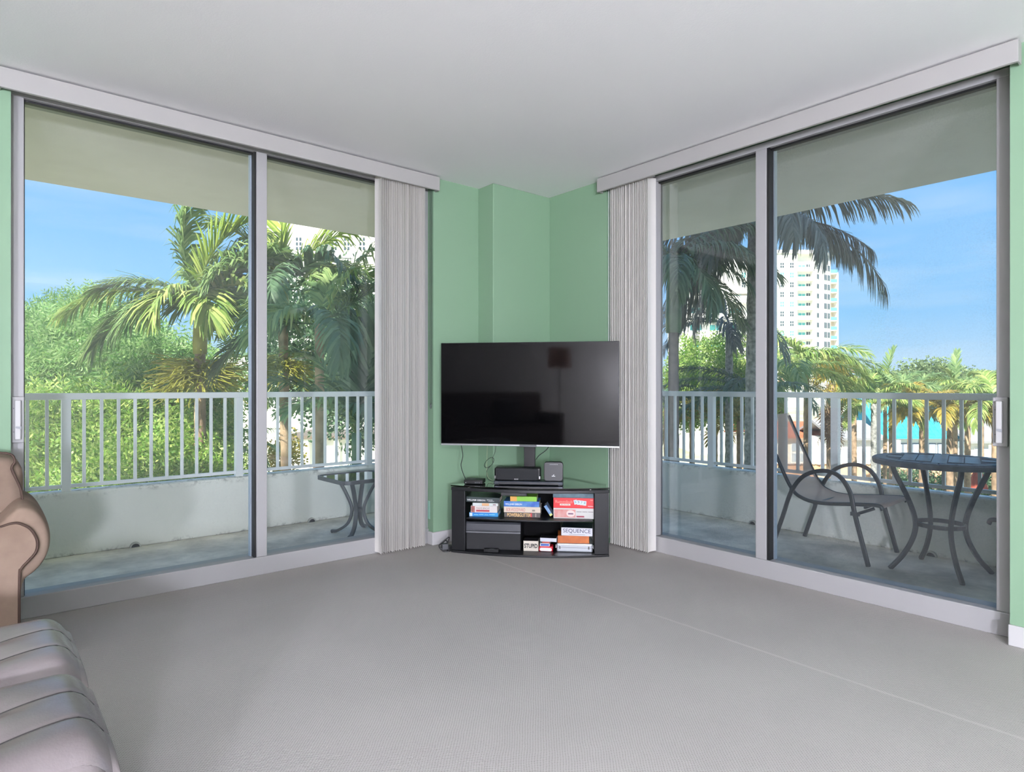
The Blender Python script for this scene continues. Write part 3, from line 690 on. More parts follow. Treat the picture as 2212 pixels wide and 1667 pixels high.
# ---- game boxes and cases
def carton(name, x0, x1, z0, z1, m, label, cat, depth=.2, y=.028, lid=None, rot=0.0, group='game boxes on the stand'):
    w, t = x1 - x0, z1 - z0
    r = empty(name, S((x0 + x1) / 2, y, z0), SA + rot, label=label, cat=cat, group=group)
    MB().box(-w / 2 + .001, w / 2 - .001, .001, depth - .001, 0, t * .4).build('tray', m, r)
    MB().box(-w / 2, w / 2, 0, depth, .002, t).build('lid', [m, lid or m], r, bevel=.001)
    if lid: MB().box(-w / 2 + .001, w / 2 - .001, .001, depth - .001, t, t + .0008).build('lid_print', lid, r)
    return r
c1 = carton('game_box', .151, .403, SZ, .290, mat('box_off_white', (206, 204, 198), .5), 'off-white game box with a pink panel under the red one', 'game box')
MB().box(-.122, .012, -.0008, .001, .006, .056).build('pink_panel', mat('pink_print', (206, 160, 150), .5, col2=(196, 122, 116), vscale=30), c1)
oo = MB(); oo.prism_y([(-.018 + .027 * math.cos(i * PI / 12), .031 + .021 * math.sin(i * PI / 12)) for i in range(24)], -.0012, .0005); oo.build('oval_badge', mat('badge_cream', (226, 204, 196), .5), c1)
MB().box(-.034, -.002, -.0018, .0005, .026, .034).build('badge_bar', mat('plum_print', (96, 62, 92), .5), c1)
for q in range(3): MB().box(.018 + q * .036, .050 + q * .036, -.0008, .001, .041, .0445).build('print_line', mat('grey_print', (120, 116, 112), .5), c1)
MB().box(.018, .066, -.0008, .001, .008, .018).build('red_bar', mat('wine_print', (150, 66, 80), .5), c1)
c2 = carton('game_box', .151, .403, .2905, .354, mat('box_red', (204, 28, 34), .35), 'bright red tile game box on the upper shelf', 'game box')
text('Rummikub', .108, .019, -.060, -.0004, .040, mat('coral_print', (240, 130, 118), .5), c2, weight=.02)
MB().box(-.086, -.020, -.0008, .001, .016, .027).build('ribbon', mat('cream_ribbon', (236, 220, 206), .5), c2); text('SIX PLAYER', .052, .006, -.053, -.0009, .0215, mat('dark_print', (70, 40, 40), .5), c2)
for q, (dg_, mm) in enumerate((('6', (60, 130, 150)), ('9', (60, 60, 110)), ('7', (60, 60, 110)), ('8', (40, 120, 130)))):
    t_ = MB().box(-.010, .010, -.0012, .0005, -.014, .014).build('printed_tile', mat('tile_print', (206, 222, 226), .5), c2, loc=(.012 + q * .019, 0, .038 - .002 * q), rot=(0, (-.25, -.02, .04, .06)[q], 0))
    text(dg_, .009, .014, 0, -.0013, .002, mat('tile_digit_%d' % q, mm, .5), t_)
text('PRESSMAN', .032, .006, .105, -.0004, .013, M_white, c2); MB().box(.104, .120, -.0006, .001, .048, .054).build('corner_mark', mat('coral_print', (240, 130, 118), .5), c2)
c3 = carton('game_box', .148, .402, .3545, .382, mat('box_slate_blue', (52, 74, 86), .25, col2=(96, 122, 132), vscale=10), 'slate-blue flat box on top of the red game box', 'game box', depth=.19)
# lower shelf
LZ = .0145
sw = empty('subwoofer', S(-.230, .028, LZ), SA, label='large black subwoofer with a silver band on the lower shelf', cat='subwoofer')
MB().box(-.174, .174, .004, .25, 0, .176).build('cabinet', M_std, sw, bevel=.004)
MB().prism_x([(.004, .118), (-.004, .122), (-.002, .165), (.006, .176), (.02, .176), (.02, .118)], -.174, .174).build('upper_front', mat('sub_front', (52, 55, 60), .35), sw)
MB().prism_x([(.004, .106), (-.007, .108), (-.007, .117), (.004, .121)], -.174, .174).build('silver_band', mat('band_silver', (120, 122, 126), .3, .6), sw)
MB().box(-.172, .172, .001, .006, .004, .104).build('grille', mat('sub_grille', (24, 25, 27), .8), sw)
ir = MB().box(-.048, .048, 0, .03, 0, .020).build('infrared_receiver', M_black, loc=S(-.235, -.035, LZ), rot=(0, 0, SA), label='small black receiver box in front of the subwoofer', cat='receiver', bevel=.003)
MB().box(-.015, .015, .010, .013, .0198, .0204).build('maker_mark', MATS['mark_grey'], ir)
sc_ = empty('card_box', S(.009, .028, LZ), SA, label='cream card game box reading STUPID on the lower shelf', cat='card box', group='card boxes on the lower shelf')
MB().box(-.047, .047, 0, .09, 0, .0635).build('carton', mat('box_cream', (214, 206, 190), .55), sc_, bevel=.001)
MB().box(-.045, .045, .002, .088, .0635, .0645).build('lid_print', mat('lid_black', (26, 26, 28), .3), sc_)
text('STUPID', .084, .028, 0, -.0004, .033, mat('ink_black', (18, 18, 18), .6), sc_, weight=.03)
d1 = empty('card_box', S(.103, .028, LZ), SA - .03, label='red tin of cards with a white front at the bottom of the card stack', cat='card box', group='card boxes on the lower shelf')
MB().box(-.044, .044, 0, .07, 0, .032).build('tin', mat('tin_red', (176, 24, 40), .35), d1, bevel=.006, seg=3)
b = MB(); b.prism_y([(x, z + .013) for x, z in rrect(.038, .010, .009, 4)], -.0012, .001); b.build('white_front', M_white, d1)
d2 = empty('card_box', S(.097, .030, LZ + .0322), SA + .02, label='white and blue pack of playing cards in the card stack', cat='card box', group='card boxes on the lower shelf')
MB().box(-.031, .031, 0, .085, 0, .018).build('carton', M_white, d2, bevel=.001); MB().box(-.026, .026, -.0006, .001, .003, .015).build('blue_label', mat('card_blue', (40, 80, 160), .5), d2)
d3 = empty('card_box', S(.104, .032, LZ + .0504), SA - .05, label='black and red pack of playing cards under the white-edged box', cat='card box', group='card boxes on the lower shelf')
MB().box(-.031, .031, 0, .085, 0, .0125).build('carton', mat('card_dark', (40, 26, 30), .5), d3, bevel=.001); MB().box(-.024, .024, -.0006, .001, .002, .010).build('red_label', mat('card_red', (176, 70, 54), .5), d3)
d4 = empty('card_box', S(.119, .022, LZ + .0630), SA - .06, label='white-edged box with a black lid on top of the card stack', cat='card box', group='card boxes on the lower shelf')
MB().box(-.052, .052, 0, .075, 0, .023).build('carton', mat('edge_white', (206, 210, 218), .5), d4, bevel=.001); MB().box(-.050, .050, .002, .073, .023, .0238).build('lid_print', mat('lid_black', (26, 26, 28), .3), d4)
ac = empty('tool_case', S(.283, .030, LZ), SA, label='silver aluminium case with steel latches on the lower shelf', cat='case')
MB().box(-.112, .112, 0, .16, 0, .054).build('shell', mat('brushed_aluminium', (196, 200, 204), .35, .5), ac, bevel=.008, seg=3)
MB().box(-.113, .113, -.001, .161, .0275, .0295).build('seam', mat('seam_grey', (120, 124, 128), .4), ac)
for x in (-.092, .088): MB().box(x - .004, x + .004, -.004, .001, .020, .038).build('latch', M_chrome, ac)
for x in (-.114, .114): MB().box(x - .006, x + .006, .03, .06, .018, .040).build('side_catch', M_chrome, ac)
wb = empty('wooden_box', S(.276, .034, LZ + .0545), SA + .03, label='orange wooden box with finger joints between case and white box', cat='box')
MB().box(-.098, .098, 0, .15, 0, .047).build('body', mat('orange_wood', (190, 104, 40), .45, col2=(168, 84, 28), vscale=18), wb, bevel=.0015)
for q in range(4): MB().box(-.0985, -.089, -.0008, .001, .004 + q * .011, .009 + q * .011).build('finger_joint', mat('joint_wood', (152, 72, 24), .5), wb)
sq = carton('game_box', .200, .394, LZ + .103, LZ + .153, mat('sequence_white', (216, 216, 220), .4), 'white SEQUENCE board game box on the wooden box', 'game box', depth=.16, lid=mat('sequence_lid', (34, 44, 58), .15), rot=-.05, group='game boxes on the stand')
text('SEQUENCE', .172, .028, .0, -.0004, .029, mat('navy_print', (52, 56, 88), .5), sq, weight=.0)
MB().box(-.05, .05, -.0007, .001, .0075, .0095).build('print_line', mat('grey_print', (120, 116, 112), .5), sq)

# ================================================================== seating at the left edge
def fabric(name, col, col2):
    return mat(name, col, .9, col2=col2, vscale=7, bump=.25, bscale=260, bdist=.001, spec=.2)
M_suede = fabric('tan_microfibre', (138, 120, 105), (120, 102, 88)); M_pipe2 = mat('brown_piping', (58, 40, 29), .7)
lv = empty('loveseat', (0, 0, 0), 0, label='tan microfibre loveseat with rolled arm and brown piping by the left door', cat='sofa')
panel = [(.063, .551), (.09, .558), (.115, .557), (.149, .532), (.169, .489), (.167, .447), (.145, .417), (.123, .390), (.118, .354), (.117, .05)]
def arm(sign, off):
    P = [(off + sign * (x - .117), z) for x, z in panel]
    Q = [(off + sign * (-.05 - .117 + .0), .05), (off + sign * (-.05 - .117), .50)]
    poly = P + [(off + sign * (-.10 - .117), .05), (off + sign * (-.10 - .117), .44), (off + sign * (-.07 - .117), .51), (off + sign * (-.02 - .117), .545)]
    f = MB().prism_y(poly if sign > 0 else poly[::-1], 2.915, 2.94).build('arm_front', M_suede, lv, bevel=.004)
    MB().tube(spline([(x, 2.914, z) for x, z in P], 4), .0045, 6).build('piping', M_pipe2, f, smooth=True)
    out = [(.060, .560), (.085, .592), (.110, .616), (.136, .624), (.176, .600), (.205, .553), (.221, .488), (.215, .426), (.190, .376), (.152, .340), (.120, .334), (.118, .05), (-.10, .05), (-.10, .44), (-.06, .52), (0, .555)]
    secs = [(2.925, .86), (2.95, .93), (3.00, .985), (3.10, 1.0), (3.30, 1.0), (3.42, .99), (3.47, .93)]
    N = len(out); vs = []
    cx, cz = .09, .47
    for y, s in secs:
        for x, z in out:
            xx, zz = (cx + (x - cx) * s, cz + (z - cz) * s) if z > .1 else (cx + (x - cx) * s, z)
            vs.append((off + sign * (xx - .117), y, zz))
    fs = [(i * N + k, i * N + (k + 1) % N, (i + 1) * N + (k + 1) % N, (i + 1) * N + k) for i in range(len(secs) - 1) for k in range(N)] + [tuple(range(N)), tuple((len(secs) - 1) * N + k for k in range(N))]
    o = MB().add(vs, fs).build('arm', M_suede, lv, smooth=True)
    sm = o.modifiers.new('round', 'SUBSURF'); sm.levels = 1; sm.render_levels = 2
    for ux, uz, ang in ((.105, .585, .1), (.185, .535, -.8), (.195, .43, -1.9)):
        MB().tube([(off + sign * (ux - .117), 2.945, uz), (off + sign * (ux - .117) + .012 * math.cos(ang), 2.975, uz + .012)], .0018, 5).build('pleat', M_pipe2, o)
arm(1, .117); arm(-1, -1.28)
def cushion(name, x0, x1, y0, y1, z0, z1, m, parent, puff=.03, n=10):
    cx, cy, cz = (x0 + x1) / 2, (y0 + y1) / 2, (z0 + z1) / 2; hx, hy, hz = (x1 - x0) / 2, (y1 - y0) / 2, (z1 - z0) / 2
    b = MB(); b.box(x0, x1, y0, y1, z0, z1); me = b.mesh(name, m); bm = bmesh.new(); bm.from_mesh(me)
    bmesh.ops.subdivide_edges(bm, edges=bm.edges, cuts=n, use_grid_fill=True)
    for v in bm.verts:
        a, c, d = (v.co.x - cx) / hx, (v.co.y - cy) / hy, (v.co.z - cz) / hz
        L4 = (abs(a) ** 6 + abs(c) ** 6 + abs(d) ** 6) ** (1 / 6)
        k = 1 / max(L4, 1e-6) * max(abs(a), abs(c), abs(d))
        v.co = Vector((cx + a * hx * k, cy + c * hy * k, cz + d * hz * k + (puff * (1 - a * a) * (1 - c * c) if hz < hy else 0)))
        if hy <= hz: v.co.y += (-puff if c < 0 else puff * .3) * (1 - a * a) * (1 - d * d)
    for f in bm.faces: f.smooth = True
    bm.to_mesh(me); bm.free(); return inst(name, me, parent)
cb = cushion('back_cushion', -.60, .140, 3.10, 3.37, .44, .795, M_suede, lv, .04)
MB().tube(spline([(-.05, 3.125, .80), (.085, 3.12, .797), (.112, 3.118, .765), (.103, 3.112, .735), (.128, 3.09, .66), (.132, 3.085, .60), (.11, 3.085, .565), (-.05, 3.06, .53)], 6), .0045, 6).build('piping', M_pipe2, cb, smooth=True)
cushion('back_cushion', -1.36, -.61, 3.10, 3.37, .44, .795, M_suede, lv, .04)
cushion('seat_cushion', -.58, -.10, 2.86, 3.20, .30, .46, M_suede, lv, .03); cushion('seat_cushion', -1.16, -.585, 2.86, 3.20, .30, .46, M_suede, lv, .03)
MB().box(-1.30, .10, 2.93, 3.46, .05, .31).build('base', M_suede, lv, bevel=.01); MB().box(-1.30, .06, 3.36, 3.47, .3, .76).build('back', M_suede, lv, bevel=.03)
for x in (-1.2, .05):
    for y in (2.97, 3.42): MB().lathe([(.018, 0), (.025, .05)], 12, c=(x, y)).build('foot', M_black, lv)

# ---- leather ottoman with two channelled cushions
M_leather = mat('dark_leather', (122, 115, 114), .25, col2=(104, 97, 97), vscale=5, bump=.35, bscale=230, bdist=.0012, spec=.6)
ot = empty('leather_ottoman', (0, 0, 0), 0, label='dark brown leather ottoman with stitched channels at the lower left', cat='ottoman')
def chan(y0, y1, name):
    seams = [y0 + (y1 - y0) * .30, y0 + (y1 - y0) * .62]
    def prof(t):                                                           # pillow height across y
        y = y0 + (y1 - y0) * t; d = .038 * (1 - abs(2 * t - 1) ** 7)
        for s in seams: d -= .004 * math.exp(-((y - s) / .006) ** 2)
        return d
    X0, X1 = -.62, .188
    def fn(u, v):
        x = X0 + (X1 - X0) * u; y = y0 + (y1 - y0) * v; e = max(0, (x - (X1 - .07)) / .07); ee = max(0, ((X0 + .07) - x) / .07)
        tuft = sum(math.exp(-(((x - tx) / .11) ** 2 + ((y - s) / .045) ** 2)) for tx in (-.06, -.36) for s in seams)
        z = .392 + prof(v) - .045 * (e ** 3 + ee ** 3) - .028 * tuft
        return (x, y + (.010 * math.sin(PI * u * 3) if v in (0, 1) else 0) * 0, z)
    b = MB(); b.grid(fn, 70, 60)
    o = b.build(name, M_leather, ot, smooth=True)
    sk = MB()
    for x_ in (0, 1):
        sk.grid(lambda u, v, x_=x_: (lambda p: (p[0] + (.012 if x_ else -.012) * math.sin(PI * v), p[1], p[2] * (1 - v) + .350 * v))(fn(x_, u)), 60, 6)
    for y_ in (0, 1):
        sk.grid(lambda u, v, y_=y_: (lambda p: (p[0], p[1] + (.016 if y_ else -.016) * math.sin(PI * v), p[2] * (1 - v) + .350 * v))(fn(u, y_)), 60, 6)
    sk.build('cushion_side', M_leather, o, smooth=True)
    M_st = mat('dark_stitch', (34, 30, 30), .6)
    for s in seams:
        MB().tube([(lambda p: (p[0], p[1], p[2] + .0005))(fn(i / 40, (s - y0) / (y1 - y0))) for i in range(41)], .0022, 5).build('seam', M_st, o)
    for tx in (-.06, -.36):
        for s in seams:
            p_ = fn((tx - X0) / (X1 - X0), (s - y0) / (y1 - y0)); MB().lathe([(.011, -.002), (.012, .003), (.006, .006)], 12).build('tuft_button', M_leather, o, loc=p_)
    return o
chan(1.335, 1.752, 'cushion'); chan(1.776, 2.185, 'cushion')
MB().box(-.60, .168, 1.352, 2.170, .07, .352).build('body', mat('ottoman_base', (26, 24, 25), .4), ot, bevel=.012)
for x in (-.55, .12):
    for y in (1.40, 2.12): MB().lathe([(.02, 0), (.026, .07)], 12, c=(x, y)).build('foot', M_black, ot)

# ================================================================== behind the camera: added globes that fill the room with light, and what the screen mirrors
M_shade = leaf_mat('lamp_shade', [(206, 176, 160), (206, 176, 160)], .5, .9, .1)
def floor_lamp(loc, label):
    r = empty('floor_lamp', loc, label=label, cat='lamp')
    MB().lathe([(.14, 0), (.14, .02), (.03, .03)], 24).build('base', M_blackm, r); MB().tube([(0, 0, .03), (0, 0, 1.38)], .011, 10).build('pole', M_blackm, r)
    MB().lathe([(.185, 1.34), (.175, 1.66)], 28, cap=False).build('shade', M_shade, r, smooth=True)
    l = bpy.data.lights.new('bulb', 'POINT'); l.energy = 2.0; l.shadow_soft_size = .06; l.color = (1.0, .8, .7)
    o = bpy.data.objects.new('bulb', l); COL.objects.link(o); o.parent = r; o.location = (0, 0, 1.52)
floor_lamp((-2.15, -.52, 0), 'floor lamp with drum shade mirrored in the television')
M_fill = bpy.data.materials.new('fill_glow'); _g = NT(M_fill); _e2 = _g.n('ShaderNodeEmission'); _e2.inputs[0].default_value = FILL_C; _e2.inputs[1].default_value = FILL_S; _g.l(_e2.outputs[0], _g.out.inputs[0])
def fill_globe(loc, zc, label):  # unseen globe on a stand, added to brighten the room
    r = empty('fill_globe', loc, label=label, cat='lamp', group='added fill globes behind the camera')
    MB().lathe([(.15, 0), (.15, .02), (.03, .03)], 24).build('base', M_blackm, r); MB().tube([(0, 0, .03), (0, 0, zc - .14)], .011, 10).build('pole', M_blackm, r)
    MB().lathe([(max(.150 * math.sin(PI * i / 12), .004), zc - .150 * math.cos(PI * i / 12)) for i in range(13)], 24).build('globe', M_fill, r, smooth=True)
fill_globe((-1.1, -2.95, 0), 1.20, 'added fill globe by the rear wall'); fill_globe((-2.7, -2.95, 0), 1.20, 'added fill globe in the rear corner')
so = empty('sofa', (-2.85, .25, 0), 0, label='dark sofa along the back wall, mirrored in the television', cat='sofa')
M_dk = fabric('brown_sofa_cloth', (96, 84, 76), (82, 70, 62))
MB().box(-.45, .40, -1.0, 1.0, .05, .42).build('seat_base', M_dk, so, bevel=.04); MB().box(-.45, -.15, -1.0, 1.0, .4, .95).build('back', M_dk, so, bevel=.06)
for s in (-1, 1): MB().box(-.45, .40, s * 1.0 - .1, s * 1.0 + .1, .05, .62).build('arm', M_dk, so, bevel=.06)
tp = cushion('throw_pillow', -.24, .24, -.09, .09, 0, .42, mat('black_pillow_cloth', (22, 22, 24), .8), None, .05); tp.location = (-2.80, .10, .44); tp.rotation_euler = (-.2, 0, -PI / 2)
setp(tp, 'black throw pillow on the mirrored sofa', 'pillow')
flush_texts()
# ================================================================== outdoors
GZ0 = -5.4
M_ground = mat('lawn_and_paving', (190, 184, 160), .95, col2=(150, 156, 116), vscale=.25)
struct(box(-150, 420, -150, 420, GZ0 - .2, GZ0).build('ground', M_ground))
L_lime = leaf_mat('leaf_lime', [(116, 148, 56), (162, 184, 82), (196, 206, 116), (138, 166, 70)], .45)
L_mid = leaf_mat('leaf_mid_green', [(84, 116, 70), (122, 152, 94), (164, 184, 122), (100, 134, 80)], .4)
L_dark = leaf_mat('leaf_dark_green', [(66, 96, 68), (90, 120, 86), (122, 148, 110)], .3, .4)
L_coco = leaf_mat('leaf_coconut', [(96, 130, 62), (140, 166, 86), (190, 196, 120), (116, 148, 76)], .4)
L_yel = leaf_mat('leaf_yellow', [(150, 138, 54), (190, 164, 72), (128, 132, 56), (206, 186, 96)], .4)  # on the small palms this yellow is sunlight put into the leaf colour
L_grey = leaf_mat('leaf_grey_green', [(84, 94, 88), (108, 116, 108), (136, 142, 132)], .2, .55)
L_dead = leaf_mat('leaf_dead', [(120, 92, 62), (150, 118, 84), (98, 78, 56)], .2, .8)
L_feather = leaf_mat('leaf_feathery', [(88, 138, 72), (128, 172, 96), (180, 206, 138), (108, 154, 86)], .45)
L_shrub = leaf_mat('leaf_shrub', [(96, 142, 54), (142, 180, 80), (196, 212, 124), (82, 124, 54)], .45)
L_broad = leaf_mat('leaf_broad', [(98, 122, 80), (124, 146, 98), (156, 172, 122)], .3, .6)
M_trunk = mat('palm_bark', (176, 150, 122), .9, col2=(132, 110, 88), vscale=6, bump=.5, bscale=30, bdist=.01)
M_trunkg = mat('coconut_bark', (172, 172, 166), .9, col2=(112, 114, 110), vscale=12, bump=.6, bscale=26, bdist=.012)
M_shaft = mat('crownshaft_yellow', (186, 180, 106), .5, col2=(160, 158, 84), vscale=5)
M_shaftg = mat('crownshaft_green', (110, 138, 112), .45, col2=(88, 116, 96), vscale=5)
M_rach = mat('frond_stalk', (150, 158, 84), .6); M_bark = mat('tree_bark', (116, 88, 70), .9, col2=(84, 64, 52), vscale=12)

def frond_arrays(L, a0, a1, nl, ll, lw, droop, lift, seed, t0=.16, side=0.0):
    r = np.random.default_rng(seed); n = 14
    t = np.linspace(0, 1, n); ang = np.radians(a0 + (a1 - a0) * t ** 1.15)
    dx = np.cos(ang) * L / (n - 1); dz = np.sin(ang) * L / (n - 1)
    px = np.concatenate([[0], np.cumsum(dx[:-1])]); pz = np.concatenate([[0], np.cumsum(dz[:-1])]); py = side * L * t ** 2
    P = np.stack([px, py, pz], 1)
    V = []; Q = []
    rr = .018 * (L / 2) * (1.15 - t)                                       # rachis, three-sided
    for i in range(n):
        nn = np.array([-math.sin(ang[i]), 0, math.cos(ang[i])])
        V += [P[i] + np.array([0, rr[i], 0]), P[i] - np.array([0, rr[i], 0]), P[i] - nn * rr[i] * 1.3]
    for i in range(n - 1):
        for k in range(3): Q.append([i * 3 + k, i * 3 + (k + 1) % 3, i * 3 + 3 + (k + 1) % 3, i * 3 + 3 + k])
    tl = np.repeat(np.linspace(t0, .995, nl), 2) + r.normal(0, .004, nl * 2); tl = np.clip(tl, t0 * .9, 1); sg = np.tile([1., -1.], nl)
    B = np.stack([np.interp(tl, t, P[:, k]) for k in range(3)], 1); al = np.interp(tl, t, ang)
    T = np.stack([np.cos(al), 0 * al, np.sin(al)], 1); N = np.stack([-np.sin(al), 0 * al, np.cos(al)], 1); Sd = np.stack([0 * al, sg, 0 * al], 1)
    fw = np.radians(28 + 42 * tl + r.normal(0, 5, len(tl)))[:, None]
    ln = (ll * (.35 + .65 * np.sin(np.pi * np.clip(.12 + .80 * (tl - t0) / (1 - t0), 0, 1))) * r.uniform(.85, 1.12, len(tl)))[:, None]
    d0 = Sd * np.cos(fw) + T * np.sin(fw) + N * (lift + r.normal(0, .10, len(tl)))[:, None]; d0 /= np.linalg.norm(d0, axis=1, keepdims=True)
    dn = np.array([0, 0, -1.]); dr = (droop * r.uniform(.6, 1.4, len(tl)))[:, None]
    d1 = d0 + dn * dr * .6; d1 /= np.linalg.norm(d1, axis=1, keepdims=True); d2 = d0 + dn * dr * 1.7; d2 /= np.linalg.norm(d2, axis=1, keepdims=True)
    W = np.cross(d0, N); W /= np.linalg.norm(W, axis=1, keepdims=True); W = W * (lw * r.uniform(.8, 1.2, len(tl)))[:, None] / 2
    p1 = B + d0 * ln * .34; p2 = p1 + d1 * ln * .34; p3 = p2 + d2 * ln * .34
    k0 = len(V); m = len(tl)
    A = np.stack([B + W * .6, B - W * .6, p1 + W, p1 - W, p2 + W * .85, p2 - W * .85, p3 + W * .12, p3 - W * .12], 1).reshape(-1, 3)
    i0 = k0 + np.arange(m) * 8
    q = np.concatenate([np.stack([i0 + a, i0 + a + 1, i0 + a + 3, i0 + a + 2], 1) for a in (0, 2, 4)], 0)
    return np.concatenate([np.array(V), A]), np.concatenate([np.array(Q), q])
def frond_mesh(m, *a, **k):
    V, Q = frond_arrays(*a, **k); return np_mesh('frond', V, Q, m)
def fan_mesh(m, R, nseg, seed, pet=.5):
    r = np.random.default_rng(seed); V = []; Q = []
    V += [(0, .012, 0), (0, -.012, 0), (pet, -.010, .02), (pet, .010, .02)]; Q.append([0, 1, 2, 3])
    for i in range(nseg):
        a = math.radians(-125 + 250 * i / (nseg - 1)); l = R * (.75 + .25 * math.cos(a)) * r.uniform(.9, 1.08); w = .024 * R / .8
        d = np.array([math.cos(a), math.sin(a), 0]); s = np.array([-d[1], d[0], 0]) * w; b0 = np.array([pet, 0, .02]); z = r.uniform(-.03, .05)
        k = len(V); pm = b0 + d * l * .6 + [0, 0, .04 + z]; pe = b0 + d * l + [0, 0, -.16 * R + z]
        V += [b0 + s * .2, b0 - s * .2, pm + s, pm - s, pe + s * .15, pe - s * .15]; Q += [[k, k + 1, k + 3, k + 2], [k + 2, k + 3, k + 5, k + 4]]
    return np_mesh('fan_leaf', np.array(V, float), np.array(Q), m)

def trunk_part(r, top, base_off, rb, rt, m, name='trunk', rings=False, n=12):
    bx_, by_ = base_off; pts = []; rs = []; K = 40 if rings else 14
    for i in range(K + 1):
        t = i / K; pts.append((bx_ * (1 - t) ** 1.6, by_ * (1 - t) ** 1.6, (GZ0 - r.location.z) * (1 - t) + top * t))
        rs.append((rb + (rt - rb) * t) * ((1.05 if i % 2 else .96) if rings else 1))
    MB().tube(pts, rs, n).build(name, m, r, smooth=True)

def palm(name, u, v, d, fr, lm, label, rb=.11, rt=.09, tm=None, shaft=None, lean=(0, 0), L=2.0, ll=.5, lw=.035, droop=.6, lift=.25, nl=34, seed=1, group='palms outside', rings=True):
    """crown centre at pixel (u, v), d metres away; fr = list of (screen azimuth, start, end angle, length factor)"""
    r = empty(name, at(u, v, d), label=label, cat='palm tree', group=group); rr = random.Random(seed)
    sl = 0.0
    if shaft:
        sm, sh, sr = shaft; sl = sh
        MB().lathe([(sr * .55, .05), (sr * .75, -.10), (sr, -sh * .75), (sr * .95, -sh)], 14).build('crownshaft', sm, r, smooth=True)
    trunk_part(r, -sl if shaft else 0, lean, rb, rt, tm or M_trunk, rings=rings)
    for i, f in enumerate(fr):
        az, a0, a1, k = f[:4]; mm = f[4] if len(f) > 4 and f[4] is not None else lm
        me = frond_mesh(mm, L * k, a0, a1, nl, ll * (.6 + .4 * k), lw, droop * (f[5] if len(f) > 5 else 1), lift, seed * 100 + i, side=rr.uniform(-.06, .06))
        inst('frond', me, r, (0, 0, 0), (rr.uniform(-.3, .3), 0, math.radians(az) - YAW))
    return r
def ring(n, lo=60, hi=-55, seed=0, ks=(.8, 1.1), tilt=0):
    rr = random.Random(seed); o = []
    for i in range(n):
        t = i / n; el = rr.uniform(10, 75)
        o.append((360 * t * 2.4 + rr.uniform(-15, 15), el, el - rr.uniform(60, 115), rr.uniform(*ks)))
    return o
def flower_bunch(r, z, R, n, seed):
    rr = random.Random(seed); V = []; Q = []
    for i in range(n):
        a = rr.uniform(0, 2 * PI); el = rr.uniform(-.5, .55); l = R * rr.uniform(.5, 1.05)
        p = np.array([0, 0, z + rr.uniform(-.1, .1)]); d = np.array([math.cos(a) * math.cos(el), math.sin(a) * math.cos(el), math.sin(el)]); w = np.array([-d[1], d[0], 0]) * .007; up = np.array([0, 0, .007])
        k = len(V); S_ = 6
        for s in range(S_ + 1):
            q = p + d * l * s / S_ + np.array([rr.gauss(0, .03), rr.gauss(0, .03), rr.gauss(0, .02) - .22 * R * (s / S_) ** 2]); V += [q + w, q - w, q + up, q - up]
        for s in range(S_): Q += [[k + s * 4, k + s * 4 + 1, k + s * 4 + 5, k + s * 4 + 4], [k + s * 4 + 2, k + s * 4 + 3, k + s * 4 + 7, k + s * 4 + 6]]
    me = np_mesh('flower_stalks', np.array(V), np.array(Q), L_flow); o = inst('flower_stalks', me, r); o['kind'] = 'stuff'
L_flow = leaf_mat('flower_stalk', [(140, 142, 50), (176, 172, 84), (120, 128, 48)], .2)

# ---- left: the crownshaft palm in front of the sky
pa = palm('palm_tree', 432, 655, 9.2, [
    (172, 62, 108, .96, L_mid, 1.6), (8, 88, 12, .95, L_lime, .25), (-8, 60, -8, .85), (30, 75, 20, .8, L_mid), (184, 20, -38, 1.15, L_coco, 1.6), (176, 6, -62, 1.05, L_mid, 1.6), (190, 34, -30, .8),
    (335, 42, -75, .82, L_coco, .5), (300, 30, -95, .62, L_coco), (250, 35, -90, .6, L_coco), (215, 20, -85, .7), (90, 45, -60, .8), (20, 25, -60, .8, L_mid), (110, 60, -20, .8)],
    L_mid, 'palm with yellow crownshaft and swept fronds against the sky', rb=.10, rt=.075, shaft=(M_shaft, .74, .10), L=1.72, ll=.68, lw=.042, droop=.6, nl=58, seed=3)
flower_bunch(pa, -1.0, .74, 420, 5)
pb = palm('palm_tree', 612, 625, 9.6, [
    (60, 88, 55, .95, L_lime, .2), (20, 66, 10, .95, L_lime), (165, 50, -25, 1.0, L_coco), (180, 20, -55, .95, L_mid), (5, 30, -40, 1.1, L_coco), (-20, 12, -70, 1.0, L_mid), (330, 50, -60, .9, L_dark), (280, 35, -80, .7, L_dark), (230, 40, -70, .8, L_mid), (120, 60, -10, .9, L_mid), (200, 70, 10, .8, L_coco), (350, 0, -85, .9, L_dark)],
    L_mid, 'palm with upright lime fronds behind the narrow left pane', rb=.085, rt=.07, shaft=(M_shaft, .55, .10), L=1.75, ll=.68, lw=.042, droop=.6, nl=54, seed=4, lean=(.25, -.15))
flower_bunch(pb, -1.15, .62, 220, 6)
palm('palm_tree', 690, 700, 8.6, [(25, 38, 15, 1.25, L_dark, .4), (10, 65, 30, 1.0, L_coco), (160, 30, -40, 1.0, L_mid), (-15, 10, -60, 1.0, L_dark), (190, 5, -70, .9, L_dark), (300, 20, -80, .9, L_dark), (250, 30, -70, .8, L_mid), (90, 70, 0, .9, L_mid), (40, 55, -20, 1.0, L_mid)],
     L_dark, 'dark palm with one long stem rising right behind the narrow left pane', rb=.08, rt=.06, L=1.7, ll=.60, lw=.042, droop=.8, nl=50, seed=5)
